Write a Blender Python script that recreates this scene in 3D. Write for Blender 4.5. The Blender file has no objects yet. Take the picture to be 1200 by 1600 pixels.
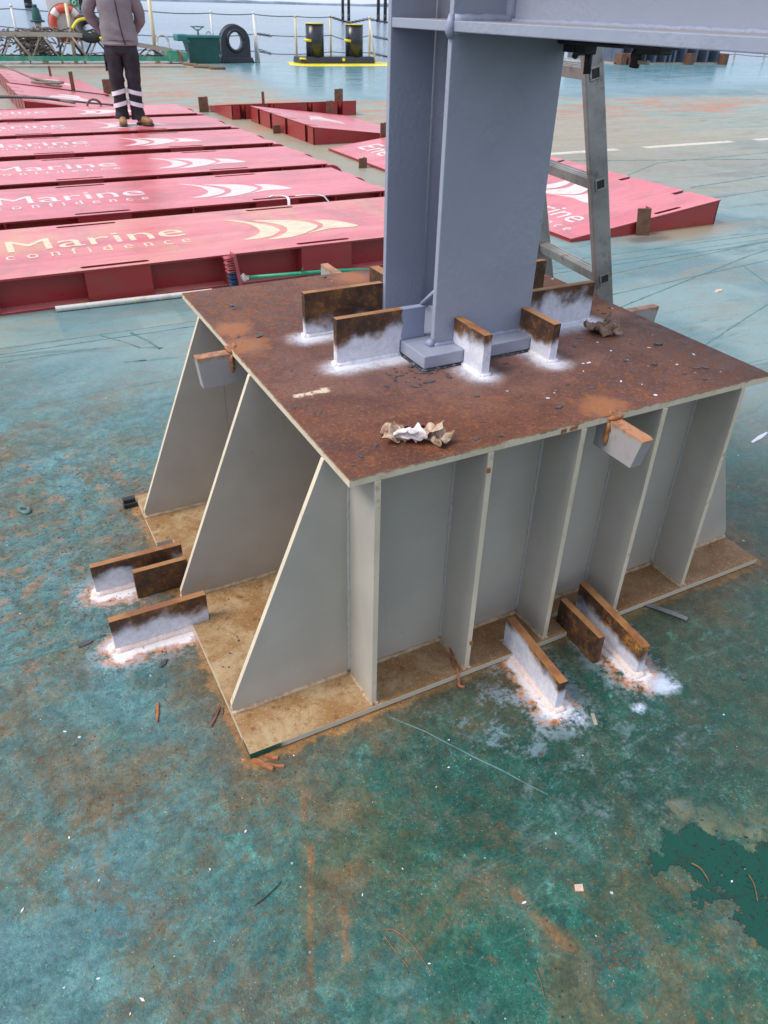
import bpy, bmesh, math, random
from mathutils import Vector, Matrix, noise
R = math.radians
SC = bpy.context.scene
COL = SC.collection

# ------------------------------------------------------------------ camera
cam = bpy.data.cameras.new('camera'); cam_o = bpy.data.objects.new('camera', cam); COL.objects.link(cam_o)
cam.sensor_fit = 'VERTICAL'; cam.sensor_height = 24.0; cam.lens = 1168.4 / 1600 * 24
cam.dof.use_dof = True; cam.dof.focus_distance = 2.1; cam.dof.aperture_fstop = 7.0
cam.clip_start = 0.05; cam.clip_end = 20000
YAW, PITCH, ROLL = R(61.8148), R(34.1438), R(1.4612)
fw = Vector((math.cos(YAW) * math.cos(PITCH), math.sin(YAW) * math.cos(PITCH), -math.sin(PITCH)))
rt = Vector((math.sin(YAW), -math.cos(YAW), 0)); up = rt.cross(fw)
rt2 = rt * math.cos(ROLL) + up * math.sin(ROLL); up2 = up * math.cos(ROLL) - rt * math.sin(ROLL)
M = Matrix((rt2, up2, -fw)).transposed().to_4x4(); M.translation = (-0.2808, -1.1895, 1.55)
cam_o.matrix_world = M
SC.camera = cam_o

# ------------------------------------------------------------------ sky, sun, exposure
world = bpy.data.worlds.new('World'); SC.world = world; world.use_nodes = True
nt = world.node_tree; nt.nodes.clear()
wo = nt.nodes.new('ShaderNodeOutputWorld'); bg = nt.nodes.new('ShaderNodeBackground')
sky = nt.nodes.new('ShaderNodeTexSky'); sky.sky_type = 'NISHITA'; sky.sun_disc = False
SUN_DIR = Vector((-0.62, 0.10, 0.78)).normalized()
sky.sun_elevation = math.asin(SUN_DIR.z); sky.sun_rotation = math.atan2(SUN_DIR.x, SUN_DIR.y)
sky.air_density = 1.0; sky.dust_density = 2.0; sky.ozone_density = 1.0
tc = nt.nodes.new('ShaderNodeTexCoord'); mp = nt.nodes.new('ShaderNodeMapping'); mp.inputs['Scale'].default_value = (1, 1, 3)
nz = nt.nodes.new('ShaderNodeTexNoise'); nz.inputs['Scale'].default_value = 2.2; nz.inputs['Detail'].default_value = 5
cr = nt.nodes.new('ShaderNodeValToRGB')
cr.color_ramp.elements[0].position = .3; cr.color_ramp.elements[0].color = (5.3, 6.3, 8.3, 1)
cr.color_ramp.elements[1].position = .75; cr.color_ramp.elements[1].color = (8.6, 9.3, 10.4, 1)
mx = nt.nodes.new('ShaderNodeMixRGB'); mx.inputs[0].default_value = .86
nt.links.new(tc.outputs['Generated'], mp.inputs[0]); nt.links.new(mp.outputs[0], nz.inputs[0]); nt.links.new(nz.outputs[0], cr.inputs[0])
nt.links.new(sky.outputs[0], mx.inputs[1]); nt.links.new(cr.outputs[0], mx.inputs[2])
nt.links.new(mx.outputs[0], bg.inputs[0]); nt.links.new(bg.outputs[0], wo.inputs[0])
bg.inputs[1].default_value = 0.106
sl = bpy.data.lights.new('sun', 'SUN'); sl.energy = 2.3; sl.angle = R(24); sl.color = (1, .95, .88)
so = bpy.data.objects.new('sun', sl); COL.objects.link(so); so.rotation_euler = SUN_DIR.to_track_quat('Z', 'Y').to_euler(); so.location = (0, 0, 20)
SC.view_settings.view_transform = 'Standard'; SC.view_settings.look = 'None'
SC.view_settings.gamma = 1; SC.view_settings.use_curve_mapping = False
SC.view_settings.exposure = 0.36
SC.cycles.max_bounces = 6; SC.cycles.diffuse_bounces = 3; SC.cycles.glossy_bounces = 3

rnd = random.Random(7)

# ------------------------------------------------------------------ node helpers
class G:
    def __init__(s, name):
        s.m = bpy.data.materials.new(name); s.m.use_nodes = True; s.t = s.m.node_tree; s.t.nodes.clear()
        s.out = s.t.nodes.new('ShaderNodeOutputMaterial'); s.geo = None; s.tco = None
    def n(s, k): return s.t.nodes.new(k)
    def put(s, sock, v):
        if isinstance(v, bpy.types.NodeSocket): s.t.links.new(v, sock)
        elif isinstance(v, (tuple, list)): sock.default_value = tuple(v) + ((1,) if len(v) == 3 and len(sock.default_value) == 4 else ())
        elif hasattr(sock.default_value, '__len__'): sock.default_value = (v,) * 3 + ((1,) if len(sock.default_value) == 4 else ())
        else: sock.default_value = v
    def pos(s):
        if not s.geo: s.geo = s.n('ShaderNodeNewGeometry')
        return s.geo.outputs['Position']
    def obj(s):
        if not s.tco: s.tco = s.n('ShaderNodeTexCoord')
        return s.tco.outputs['Object']
    def mapping(s, v, sc=(1, 1, 1), rot=(0, 0, 0), loc=(0, 0, 0)):
        n = s.n('ShaderNodeMapping'); s.put(n.inputs[0], v); n.inputs['Scale'].default_value = sc; n.inputs['Rotation'].default_value = rot; n.inputs['Location'].default_value = loc
        return n.outputs[0]
    def noise(s, sc, det=4, ro=.55, v=None, dist=0):
        n = s.n('ShaderNodeTexNoise'); s.put(n.inputs['Vector'], v or s.pos()); n.inputs['Scale'].default_value = sc
        n.inputs['Detail'].default_value = det; n.inputs['Roughness'].default_value = ro; n.inputs['Distortion'].default_value = dist
        return n.outputs[0]
    def vor(s, sc, v=None, feat='F1', rnd_=1, out='Distance'):
        n = s.n('ShaderNodeTexVoronoi'); n.feature = feat; s.put(n.inputs['Vector'], v or s.pos()); n.inputs['Scale'].default_value = sc
        n.inputs['Randomness'].default_value = rnd_
        return n.outputs[out]
    def ma(s, op, a, b=0, c=None):
        n = s.n('ShaderNodeMath'); n.operation = op; s.put(n.inputs[0], a); s.put(n.inputs[1], b)
        if c is not None: s.put(n.inputs[2], c)
        return n.outputs[0]
    def vm(s, op, a, b=(0, 0, 0)):
        n = s.n('ShaderNodeVectorMath'); n.operation = op; s.put(n.inputs[0], a); s.put(n.inputs[1], b)
        return n.outputs['Value'] if op in ('LENGTH', 'DOT_PRODUCT', 'DISTANCE') else n.outputs[0]
    def add(s, a, b): return s.ma('ADD', a, b)
    def mul(s, a, b): return s.ma('MULTIPLY', a, b)
    def mx(s, a, b): return s.ma('MAXIMUM', a, b)
    def mn(s, a, b): return s.ma('MINIMUM', a, b)
    def inv(s, a): return s.ma('SUBTRACT', 1, a)
    def ss(s, x, lo, hi, a=0, b=1):
        n = s.n('ShaderNodeMapRange'); n.interpolation_type = 'SMOOTHSTEP'; s.put(n.inputs[0], x)
        if lo > hi: lo, hi, a, b = hi, lo, b, a
        n.inputs[1].default_value = lo; n.inputs[2].default_value = hi; n.inputs[3].default_value = a; n.inputs[4].default_value = b
        return n.outputs[0]
    def mix(s, f, a, b, mode='MIX'):
        n = s.n('ShaderNodeMixRGB'); n.blend_type = mode; s.put(n.inputs[0], f); s.put(n.inputs[1], a); s.put(n.inputs[2], b); return n.outputs[0]
    def xyz(s, v):
        n = s.n('ShaderNodeSeparateXYZ'); s.put(n.inputs[0], v); return n.outputs
    def comb(s, x, y, z):
        n = s.n('ShaderNodeCombineXYZ'); s.put(n.inputs[0], x); s.put(n.inputs[1], y); s.put(n.inputs[2], z); return n.outputs[0]
    def seg(s, p, a, b):           # distance of point p (z flattened) to a segment
        d = Vector((b[0] - a[0], b[1] - a[1], 0)); L2 = max(d.length_squared, 1e-9)
        pa = s.vm('SUBTRACT', p, (a[0], a[1], 0))
        t = s.mul(s.vm('DOT_PRODUCT', pa, tuple(d)), 1 / L2)
        t.node.use_clamp = True
        q = s.vm('MULTIPLY', s.comb(t, t, 0), (d.x, d.y, 0))
        return s.vm('DISTANCE', pa, q)
    def bump(s, h, dist=.002, st=1, nrm=None):
        n = s.n('ShaderNodeBump'); s.put(n.inputs['Height'], h); n.inputs['Distance'].default_value = dist; n.inputs['Strength'].default_value = st
        if nrm: s.put(n.inputs['Normal'], nrm)
        return n.outputs[0]
    def done(s, col, ro=.5, metal=0, nrm=None, spec=.5, coat=0, alpha=None, trans=0):
        b = s.n('ShaderNodeBsdfPrincipled'); s.put(b.inputs['Base Color'], col); s.put(b.inputs['Roughness'], ro); s.put(b.inputs['Metallic'], metal)
        b.inputs['Specular IOR Level'].default_value = spec
        if coat: b.inputs['Coat Weight'].default_value = coat; b.inputs['Coat Roughness'].default_value = .15
        if nrm: s.put(b.inputs['Normal'], nrm)
        s.t.links.new(b.outputs[0], s.out.inputs[0]); return s.m

def flat(name, col, ro=.5, metal=0, var=.15, sc=8, bump=0, spec=.5, dirt=None):
    g = G(name); v = g.obj()
    n1 = g.noise(sc, 5, .6, v); n2 = g.noise(sc * 6, 3, .6, v)
    f = g.add(g.mul(n1, .7), g.mul(n2, .3))
    lo = tuple(c * (1 - var) for c in col); hi = tuple(min(1, c * (1 + var)) for c in col)
    c = g.mix(g.ss(f, .35, .65), lo, hi)
    if dirt: c = g.mix(g.mul(g.ss(n1, .52, .7), dirt[1]), c, dirt[0])
    r_ = g.ss(n2, .3, .7, max(0, ro - .07), min(1, ro + .07))
    return g.done(c, r_, metal, g.bump(n2, bump) if bump else None, spec)

# ------------------------------------------------------------------ materials
def deck_mat():
    g = G('deck_paint'); p = g.vm('MULTIPLY', g.pos(), (1, 1, 0)); X, Y, _ = g.xyz(p)
    wob = g.noise(3.2, 6, .6, p); wob2 = g.noise(13, 6, .65, p); fine = g.noise(60, 5, .65, p); vf = g.noise(260, 3, .6, p)
    big = g.noise(.9, 5, .55, p, .6); mid = g.noise(4.5, 7, .68, p, .8); st = g.noise(2.2, 8, .68, g.mapping(p, (.35, 1.4, 1), (0, 0, .05)), 1)
    # base greens and blues of the old paint
    fg = g.ss(g.add(g.add(g.mul(X, .72), g.mul(Y, -.40)), g.mul(big, .8)), .12, .92)
    c = g.mix(fg, (.078, .178, .195), (.014, .092, .066))
    c = g.mix(g.mul(g.ss(g.add(Y, g.mul(big, .6)), .9, 1.9), .65), c, (.095, .215, .235))
    c = g.mix(g.mul(g.ss(mid, .44, .64), .6), c, (.065, .135, .100))
    c = g.mix(g.mul(g.ss(g.noise(5, 7, .7, p, 1.2), .5, .66), .55), c, (.035, .125, .135))
    c = g.mix(g.mul(g.ss(g.noise(19, 7, .75, p, 2), .52, .66), .6), c, (.016, .080, .072))
    c = g.mix(g.mul(g.ss(g.noise(28, 7, .75, p, 2.4), .56, .70), .55), c, (.085, .25, .225))
    c = g.mix(g.mul(g.ss(g.noise(75, 5, .75, g.mapping(p, loc=(1, 4, 0)), 1), .55, .68), .35), c, (.15, .19, .15))
    # brown film of rust
    film = g.mul(g.ss(g.add(g.mul(g.noise(2.1, 7, .68, p, .7), .75), g.mul(fine, .25)), .44, .62), .74)
    c = g.mix(film, c, g.mix(g.ss(mid, .42, .58), (.078, .088, .042), (.140, .082, .036)))
    c = g.mix(g.mul(g.ss(g.add(g.mul(g.noise(3.3, 8, .74, g.mapping(p, loc=(11, 2, 0)), 1), .8), g.mul(fine, .2)), .50, .58), .5), c, (.125, .080, .036))
    rust = g.ss(g.add(g.mul(g.noise(9, 8, .72, p, .6), .8), g.mul(fine, .2)), .595, .68)
    c = g.mix(g.mul(rust, .7), c, (.20, .085, .035))
    # rust halo around the pedestal
    dx = g.mx(g.ma('SUBTRACT', g.ma('ABSOLUTE', g.ma('SUBTRACT', X, .9)), .9), 0); dy = g.mx(g.ma('SUBTRACT', g.ma('ABSOLUTE', g.ma('SUBTRACT', Y, .647)), .647), 0)
    d = g.ma('SQRT', g.add(g.mul(dx, dx), g.mul(dy, dy)))
    dn = g.ma('SUBTRACT', d, g.mul(g.ma('SUBTRACT', wob2, .42), .30))
    c = g.mix(g.mul(g.ss(dn, .17, -.02), .75), c, (.125, .078, .038))
    c = g.mix(g.mul(g.ss(g.ma('SUBTRACT', d, g.mul(g.ma('SUBTRACT', wob2, .5), .09)), .027, .012), .85), c, (.26, .135, .05))
    # darker green patch to the front right of the pedestal
    front_green = g.ss(g.ma('SUBTRACT', g.vm('LENGTH', g.vm('MULTIPLY', g.vm('SUBTRACT', p, (1.05, -.32, 0)), (.62, 1.2, 1))), g.mul(wob, .5)), .35, 0.0)
    c = g.mix(g.mul(front_green, .62), c, (.008, .052, .042))
    # smears of light and wiped paint
    smear = g.ss(g.noise(5, 7, .72, g.mapping(p, (.7, 2.2, 1), (0, 0, .5)), 1.5), .56, .72)
    c = g.mix(g.mul(smear, .34), c, (.15, .25, .26))
    # scratches
    for rz, sx, seed in ((.4, (1, 9, 1), 1), (1.9, (1, 11, 1), 5), (1.15, (1, 14, 1), 9)):
        v = g.mapping(g.vm('ADD', p, g.vm('MULTIPLY', g.comb(wob, wob2, 0), (.25, .25, 0))), sx, (0, 0, rz), (seed, seed, 0))
        e = g.vor(3.3, v, 'DISTANCE_TO_EDGE')
        sc = g.mul(g.ss(e, .02, .003), g.ss(g.noise(6, 4, .6, g.mapping(p, loc=(seed, 0, 0))), .5, .62))
        c = g.mix(g.mul(sc, .40), c, (.09, .33, .29))
    for a, b, w in (((.095, -.10), (.045, -.30), .012), ((.055, -.27), (-.085, -.60), .010), ((.07, -.40), (.03, -.52), .016), ((.40, -.56), (.43, -.70), .02)):
        q = g.seg(g.vm('ADD', p, g.vm('MULTIPLY', g.comb(wob2, wob, 0), (.02, .02, 0))), a, b); c = g.mix(g.mul(g.ss(q, w, w * .3), g.mul(g.ss(wob2, .42, .55), .6)), c, (.20, .11, .05))
    # dark grit, rust grains, white drips
    grit = g.ss(g.vor(55, p), .17, .09); gm = g.ss(g.noise(3.5, 5, .6, p), .42, .62)
    c = g.mix(g.mul(g.mul(grit, gm), .85), c, (.03, .022, .018))
    grit2 = g.mul(g.ss(g.vor(150, p), .26, .14), g.ss(g.noise(5, 6, .7, g.mapping(p, loc=(3, 1, 0))), .50, .62))
    c = g.mix(g.mul(grit2, .7), c, (.045, .026, .018))
    grit3 = g.mul(g.ss(g.vor(100, g.mapping(p, loc=(9, 3, 0))), .16, .08), g.ss(vf, .4, .6))
    c = g.mix(g.mul(grit3, .5), c, (.5, .52, .42))
    wd = g.mul(g.ss(g.vor(7, g.mapping(p, loc=(2, 2, 0))), .035, .02), .8)
    c = g.mix(wd, c, (.62, .68, .80))
    # grit bands left of the pedestal
    lb = g.ss(g.ma('SUBTRACT', g.vm('LENGTH', g.vm('MULTIPLY', g.vm('SUBTRACT', p, (-.30, 1.15, 0)), (1.2, .8, 1))), g.mul(wob, .6)), .5, .05)
    c = g.mix(g.mul(g.mul(lb, g.ss(g.noise(45, 6, .75, p, 1), .55, .63)), .85), c, (.05, .035, .025))
    c = g.mix(g.mul(g.mul(lb, g.ss(g.noise(14, 6, .7, p, .6), .53, .63)), .6), c, (.30, .15, .07))
    c = g.mix(1, c, g.mix(g.ss(g.noise(26, 7, .72, p, .6), .34, .66), (.74, .78, .78), (1.28, 1.22, 1.20)), 'MULTIPLY')
    c = g.mix(1, c, g.mix(g.ss(g.noise(120, 5, .78, p, .4), .34, .66), (.80, .82, .82), (1.22, 1.19, 1.17)), 'MULTIPLY')
    c = g.mix(1, c, g.mix(g.ss(g.noise(6, 7, .7, g.mapping(p, loc=(6, 6, 0)), 1.6), .36, .64), (.82, .86, .88), (1.20, 1.15, 1.12)), 'MULTIPLY')
    # repair patches beside the first panel
    def box(x0, x1, y0, y1, e=.02, w=.10):
        xx = g.add(X, g.mul(g.ma('SUBTRACT', wob2, .5), w)); yy = g.add(Y, g.mul(g.ma('SUBTRACT', wob, .5), w))
        return g.mul(g.mul(g.ss(xx, x0 - e, x0 + e), g.ss(xx, x1 + e, x1 - e)), g.mul(g.ss(yy, y0 - e, y0 + e), g.ss(yy, y1 + e, y1 - e)))
    c = g.mix(g.mul(box(-3, .0, 3.09, 3.62, .01, .03), .8), c, g.mix(g.ss(mid, .42, .6), (.34, .42, .26), (.38, .28, .19)))
    c = g.mix(g.mul(box(0, .42, 3.07, 3.30, .01, .02), .7), c, (.08, .23, .23))
    c = g.mix(g.mul(box(.42, .66, 3.06, 3.28, .01, .02), .8), c, (.27, .36, .30))
    c = g.mix(g.mul(box(.66, 2.6, 3.06, 3.5, .01, .02), .8), c, (.03, .15, .13))
    c = g.mix(g.mul(box(.08, .80, 3.28, 3.56, .02, .10), .9), c, g.mix(g.ss(wob2, .45, .6), (.03, .075, .055), (.13, .07, .05)))
    # far deck, paler with distance: grazing sky sheen put into the colour
    far = g.ss(g.add(g.add(Y, g.mul(X, .70)), g.mul(g.ma('SUBTRACT', big, .5), 1.6)), 1.5, 3.1)
    ff = g.mix(g.ss(g.noise(.8, 6, .6, p, .5), .42, .6), (.235, .325, .325), (.130, .225, .245))
    ff = g.mix(g.mul(g.ss(st, .47, .66), .65), ff, (.26, .245, .19))
    ff = g.mix(g.mul(g.ss(g.noise(1.3, 8, .75, g.mapping(p, (.3, 2.2, 1), (0, 0, -.1)), 1), .54, .62), .55), ff, (.055, .10, .10))
    ff = g.mix(g.mul(g.ss(g.noise(3.2, 8, .75, g.mapping(p, (.5, 1.5, 1)), 1.2), .60, .70), .6), ff, (.20, .13, .09))
    c = g.mix(g.mul(far, .8), c, ff)
    dry = g.mx(g.mul(g.ss(g.add(g.add(X, g.mul(g.ma('SUBTRACT', st, .5), 3)), g.mul(Y, -.12)), 4.8, 3.6), g.ss(Y, 12.0, 13)), g.mul(g.ss(Y, 6.9, 7.6), g.ss(g.add(Y, g.mul(X, .15)), 15.2, 14.2)))
    dryc = g.mix(g.ss(st, .38, .62), (.33, .32, .24), (.20, .29, .25))
    dryc = g.mix(g.mul(g.ss(g.noise(2.4, 7, .72, g.mapping(p, (.4, 1.6, 1)), 1), .52, .64), .7), dryc, (.20, .13, .085))
    c = g.mix(g.mul(dry, .85), c, dryc)
    red = g.mul(dry, g.mul(g.ss(g.noise(1.1, 7, .7, g.mapping(p, (.55, 1.8, 1)), 1), .47, .58), g.ss(Y, 8.5, 10.5)))
    c = g.mix(g.mul(red, .85), c, (.42, .16, .075))
    c = g.mix(g.mul(g.mul(g.ss(Y, 3.8, 4.6), g.ss(g.vm('DISTANCE', g.vm('MULTIPLY', p, (.5, 1, 0)), (1.8, 8, 0)), 5.2, 2.2)), .55), c, (.36, .255, .15))
    nr = g.ss(g.ma('SUBTRACT', g.vm('LENGTH', g.vm('MULTIPLY', g.vm('SUBTRACT', p, (5.0, 3.55, 0)), (.8, 2.2, 1))), g.mul(wob, .5)), .55, .0)
    c = g.mix(g.mul(nr, .7), c, (.30, .20, .11))
    nr2 = g.ss(g.ma('SUBTRACT', g.vm('LENGTH', g.vm('MULTIPLY', g.vm('SUBTRACT', p, (4.60, 3.44, 0)), (1.5, 3.4, 1))), g.mul(wob, .25)), .28, .05)
    c = g.mix(g.mul(nr2, .7), c, (.10, .09, .085))
    wl = g.mul(g.mul(g.ss(g.ma('ABSOLUTE', g.ma('SUBTRACT', Y, 7.22)), .09, .05), g.ss(g.ma('PINGPONG', g.add(X, .9), 1.1), .2, .3)), g.mul(g.ss(X, 4.5, 4.8), g.ss(wob2, .34, .44)))
    c = g.mix(g.mul(wl, .9), c, (.66, .58, .46))
    # primer and overspray round the lugs welded to the deck
    pw = g.vm('ADD', p, g.vm('MULTIPLY', g.comb(g.ma('SUBTRACT', wob2, .5), g.ma('SUBTRACT', g.noise(13, 6, .65, g.mapping(p, loc=(5, 5, 0))), .5), 0), (.11, .11, 0)))
    ends = [((-.20, .525), (-.03, .525)), ((-.205, .80), (-.12, .80)), ((.786, -.20), (.797, -.03)), ((1.070, -.20), (1.082, -.05))]
    dmin = None
    for a, b in ends:
        q = g.seg(pw, a, b); dmin = q if dmin is None else g.mn(dmin, q)
    c = g.mix(g.mul(g.ss(dmin, .085, .05), g.ss(wob2, .4, .5)), c, (.50, .19, .06))
    halo = g.mul(g.ss(dmin, .14, .035), g.ss(g.add(g.mul(fine, .5), g.mul(wob2, .5)), .45, .56))
    c = g.mix(g.mul(halo, .55), c, (.42, .52, .62))
    c = g.mix(g.ss(dmin, .052, .03), c, (.80, .74, .74))
    for (px, py, r0) in ((1.11, -.27, .034), (.985, -.305, .02), (.80, -.255, .03)):
        q = g.vm('DISTANCE', pw, (px, py, 0)); c = g.mix(g.mul(g.ss(q, r0 * 1.6, r0 * .3), g.ss(g.add(g.mul(fine, .5), g.mul(wob2, .5)), .35, .55)), c, (.56, .64, .80))
    pl_ = g.ss(g.ma('SUBTRACT', g.vm('LENGTH', g.vm('MULTIPLY', g.vm('SUBTRACT', p, (.80, -.40, 0)), (.8, 1.3, 1))), g.mul(wob2, .25)), .18, .0)
    c = g.mix(g.mul(g.mul(pl_, g.ss(g.add(g.mul(fine, .4), g.mul(wob2, .6)), .50, .62)), .55), c, (.16, .23, .26))
    pl2 = g.ss(g.ma('SUBTRACT', g.vm('LENGTH', g.vm('SUBTRACT', p, (.63, -.16, 0))), g.mul(wob2, .14)), .10, .0)
    c = g.mix(g.mul(g.mul(pl2, g.ss(g.add(g.mul(fine, .4), g.mul(wob2, .6)), .50, .60)), .6), c, (.22, .30, .37))
    # standing water
    pp = g.vm('ADD', p, g.vm('MULTIPLY', g.comb(g.ma('SUBTRACT', wob2, .5), g.ma('SUBTRACT', g.noise(17, 7, .6, g.mapping(p, loc=(8, 1, 0))), .5), 0), (.16, .16, 0)))
    dp = None
    for a, b, w in (((.80, -.665), (.86, -.76), .062), ((.85, -.79), (.83, -.87), .068), ((.70, -.655), (.78, -.685), .014), ((.93, -.84), (1.05, -1.02), .11), ((.74, -.765), (.80, -.77), .016)):
        q = g.ma('SUBTRACT', g.seg(pp, a, b), w); dp = q if dp is None else g.mn(dp, q)
    wet = g.ss(dp, .004, -.004)
    wc = g.mix(g.mul(g.ss(g.add(g.mul(g.noise(20, 5, .6, p), .6), g.mul(vf, .4)), .53, .60), .7), (.003, .062, .042), (.022, .024, .015))
    c = g.mix(wet, c, wc)
    c = g.mix(g.mul(g.mul(g.ss(dp, .10, .02), g.inv(wet)), g.mul(g.ss(g.add(wob2, g.mul(g.ma('SUBTRACT', X, .9), .6)), .46, .60), .6)), c, (.21, .19, .105))
    # roughness: wet towards the stern
    ro = g.ss(g.add(g.mul(mid, .5), g.mul(fine, .5)), .4, .62, .34, .56)
    wetfar = g.mul(g.ss(g.add(Y, g.mul(g.ma('SUBTRACT', st, .5), 5)), 12, 16), g.inv(dry))
    ro = g.mix(wetfar, ro, g.ss(st, .3, .7, .16, .30))
    c = g.mix(g.mul(wetfar, .75), c, g.mix(g.ss(st, .4, .6), (.085, .225, .28), (.11, .25, .29)))
    ro = g.mix(wet, ro, .05)
    h = g.add(g.add(g.mul(fine, .6), g.mul(wob2, .7)), g.add(g.mul(vf, .35), g.mul(mid, .7)))
    h = g.mul(h, g.inv(g.mx(wet, g.mul(wetfar, .8))))
    return g.done(c, ro, 0, g.bump(h, .0045, .75), .3)

def rusttop_mat():
    g = G('rusty_plate'); p = g.pos(); flatp = g.vm('MULTIPLY', p, (1, 1, 0)); X, Y, Z = g.xyz(p)
    n1 = g.noise(5, 8, .68, p, .5); n2 = g.noise(22, 6, .7, p); n3 = g.noise(120, 4, .7, p)
    c = g.mix(g.ss(n1, .38, .62), (.105, .038, .025), (.165, .058, .030))
    c = g.mix(g.mul(g.ss(g.add(g.mul(n2, .6), g.mul(g.noise(3, 4, .6, p), .4)), .50, .64), .55), c, (.29, .095, .030))
    c = g.mix(g.mul(g.ss(n3, .52, .68), .45), c, (.37, .16, .06))
    c = g.mix(g.mul(g.ss(n3, .46, .34), .5), c, (.06, .025, .018))
    c = g.mix(g.mul(g.ss(g.vor(95, p), .16, .07), g.ss(n2, .42, .6)), c, (.035, .024, .02))
    c = g.mix(g.mul(g.ss(g.vor(130, g.mapping(p, loc=(4, 2, 0))), .13, .07), g.ss(n1, .45, .6)), c, (.55, .40, .30))
    # purple-brown bloom of overspray dust in the middle and to the right
    bl = g.ss(g.ma('SUBTRACT', g.vm('LENGTH', g.vm('MULTIPLY', g.vm('SUBTRACT', flatp, (.85, .55, 0)), (1, 1.4, 1))), g.mul(n1, .5)), .42, .0)
    c = g.mix(g.mul(bl, .33), c, (.22, .15, .15))
    # orange fresh rust near the two lifting plates
    for (x, y, r) in ((.32, .81, .075), (1.0, .055, .065), (1.50, .60, .06), (.88, 1.27, .08), (.33, .95, .05)):
        q = g.ma('SUBTRACT', g.vm('DISTANCE', flatp, (x, y, 0)), g.mul(n2, .12)); c = g.mix(g.mul(g.ss(q, r * .45, -.03), .7), c, (.38, .14, .05))
    wp = g.vm('ADD', flatp, g.vm('MULTIPLY', g.comb(g.ma('SUBTRACT', n2, .5), g.ma('SUBTRACT', g.noise(22, 6, .7, g.mapping(p, loc=(7, 7, 0))), .5), 0), (.05, .05, 0)))
    dm = None
    for a, b in (((.50, .785), (.60, .785)), ((.50, .55), (.69, .55)), ((.825, .34), (.825, .40)), ((1.055, .335), (1.055, .42)), ((1.12, .55), (1.38, .55))):
        q = g.seg(wp, a, b); dm = q if dm is None else g.mn(dm, q)
    f = g.mx(g.ss(dm, .030, .012), g.mul(g.mul(g.ss(dm, .10, .0), g.ss(dm, .085, .02)), g.ss(g.add(g.mul(n3, .6), g.mul(n2, .4)), .30, .60, .55, 1)))
    c = g.mix(g.mul(f, .95), c, (.72, .72, .80))
    q = g.seg(wp, (.335, .43), (.41, .437)); c = g.mix(g.mul(g.ss(q, .016, .006), g.ss(n3, .38, .5)), c, (.66, .52, .38))
    sp = g.mul(g.ss(g.vor(16, g.mapping(flatp, loc=(1.3, .2, 0))), .09, .07), g.mul(g.ss(X, .75, .95), g.ss(g.noise(4, 2, .5, p), .5, .55)))
    c = g.mix(sp, c, (.72, .76, .86))
    # oily dark right edge
    c = g.mix(g.mul(g.ss(g.add(X, g.mul(n1, .25)), 1.45, 1.72), .4), c, (.09, .045, .035))
    return g.done(c, g.ss(n2, .35, .65, .5, .75), 0, g.bump(g.add(g.mul(n2, .7), g.mul(n3, .5)), .0016, .7), .35)

def ped_paint(name, base, rustamt=.0, dusty=True, toprust=False):
    g = G(name); p = g.pos(); X, Y, Z = g.xyz(p)
    n1 = g.noise(3, 6, .6, p); n2 = g.noise(40, 5, .65, p); sp = g.vor(75, p)
    c = g.mix(g.ss(n1, .35, .65), tuple(v * .92 for v in base), tuple(v * 1.07 for v in base))
    c = g.mix(g.mul(g.ss(g.noise(9, 6, .7, g.mapping(p, (1, 1, .35))), .52, .75), .22), c, (.36, .30, .22))
    run = g.mul(g.ss(g.noise(16, 5, .7, g.mapping(p, (1, 1, .06))), .60, .70), g.ss(g.noise(3, 4, .6, g.mapping(p, loc=(4, 4, 4))), .46, .6)); c = g.mix(g.mul(run, .30), c, (.33, .22, .14))
    scuff = g.ss(g.noise(30, 6, .8, g.mapping(p, (.5, .5, 1.6), (.4, .6, .3)), 1), .62, .70); c = g.mix(g.mul(scuff, .35), c, (.20, .19, .18))
    if dusty: c = g.mix(g.mul(g.ss(g.add(Z, g.mul(n1, .12)), .16, .04), .35), c, (.45, .33, .20))
    c = g.mix(g.mul(g.ss(sp, .075, .045), g.mul(g.ss(n1, .47, .55), .8)), c, (.05, .04, .035))
    if rustamt > .3:
        c = g.mix(g.mul(g.ss(g.add(Z, g.mul(g.ma('SUBTRACT', g.noise(30, 6, .75, p), .5), .022)), .7245, .7295), .85), c, (.24, .10, .045))
        c = g.mix(g.mul(g.ss(g.noise(3.5, 6, .75, p), .54, .66), .4), c, (.44, .30, .17))
    if rustamt: c = g.mix(g.mul(g.ss(g.add(g.mul(n2, .5), g.mul(g.noise(11, 5, .7, p), .5)), .56, .63), rustamt), c, (.30, .12, .05))
    if toprust: c = g.mix(g.mx(g.ss(g.xyz(g.geo.outputs['Normal'])[2], .4, .7), g.mul(g.ss(g.add(Z, g.mul(g.ma('SUBTRACT', g.noise(24, 5, .7, p), .5), .06)), .700, .715), .8)), c, g.mix(g.ss(n2, .4, .6), (.46, .20, .09), (.28, .12, .06)))
    return g.done(c, g.ss(n2, .3, .7, .40, .52), 0, g.bump(n2, .0006, .5), .4)

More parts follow.
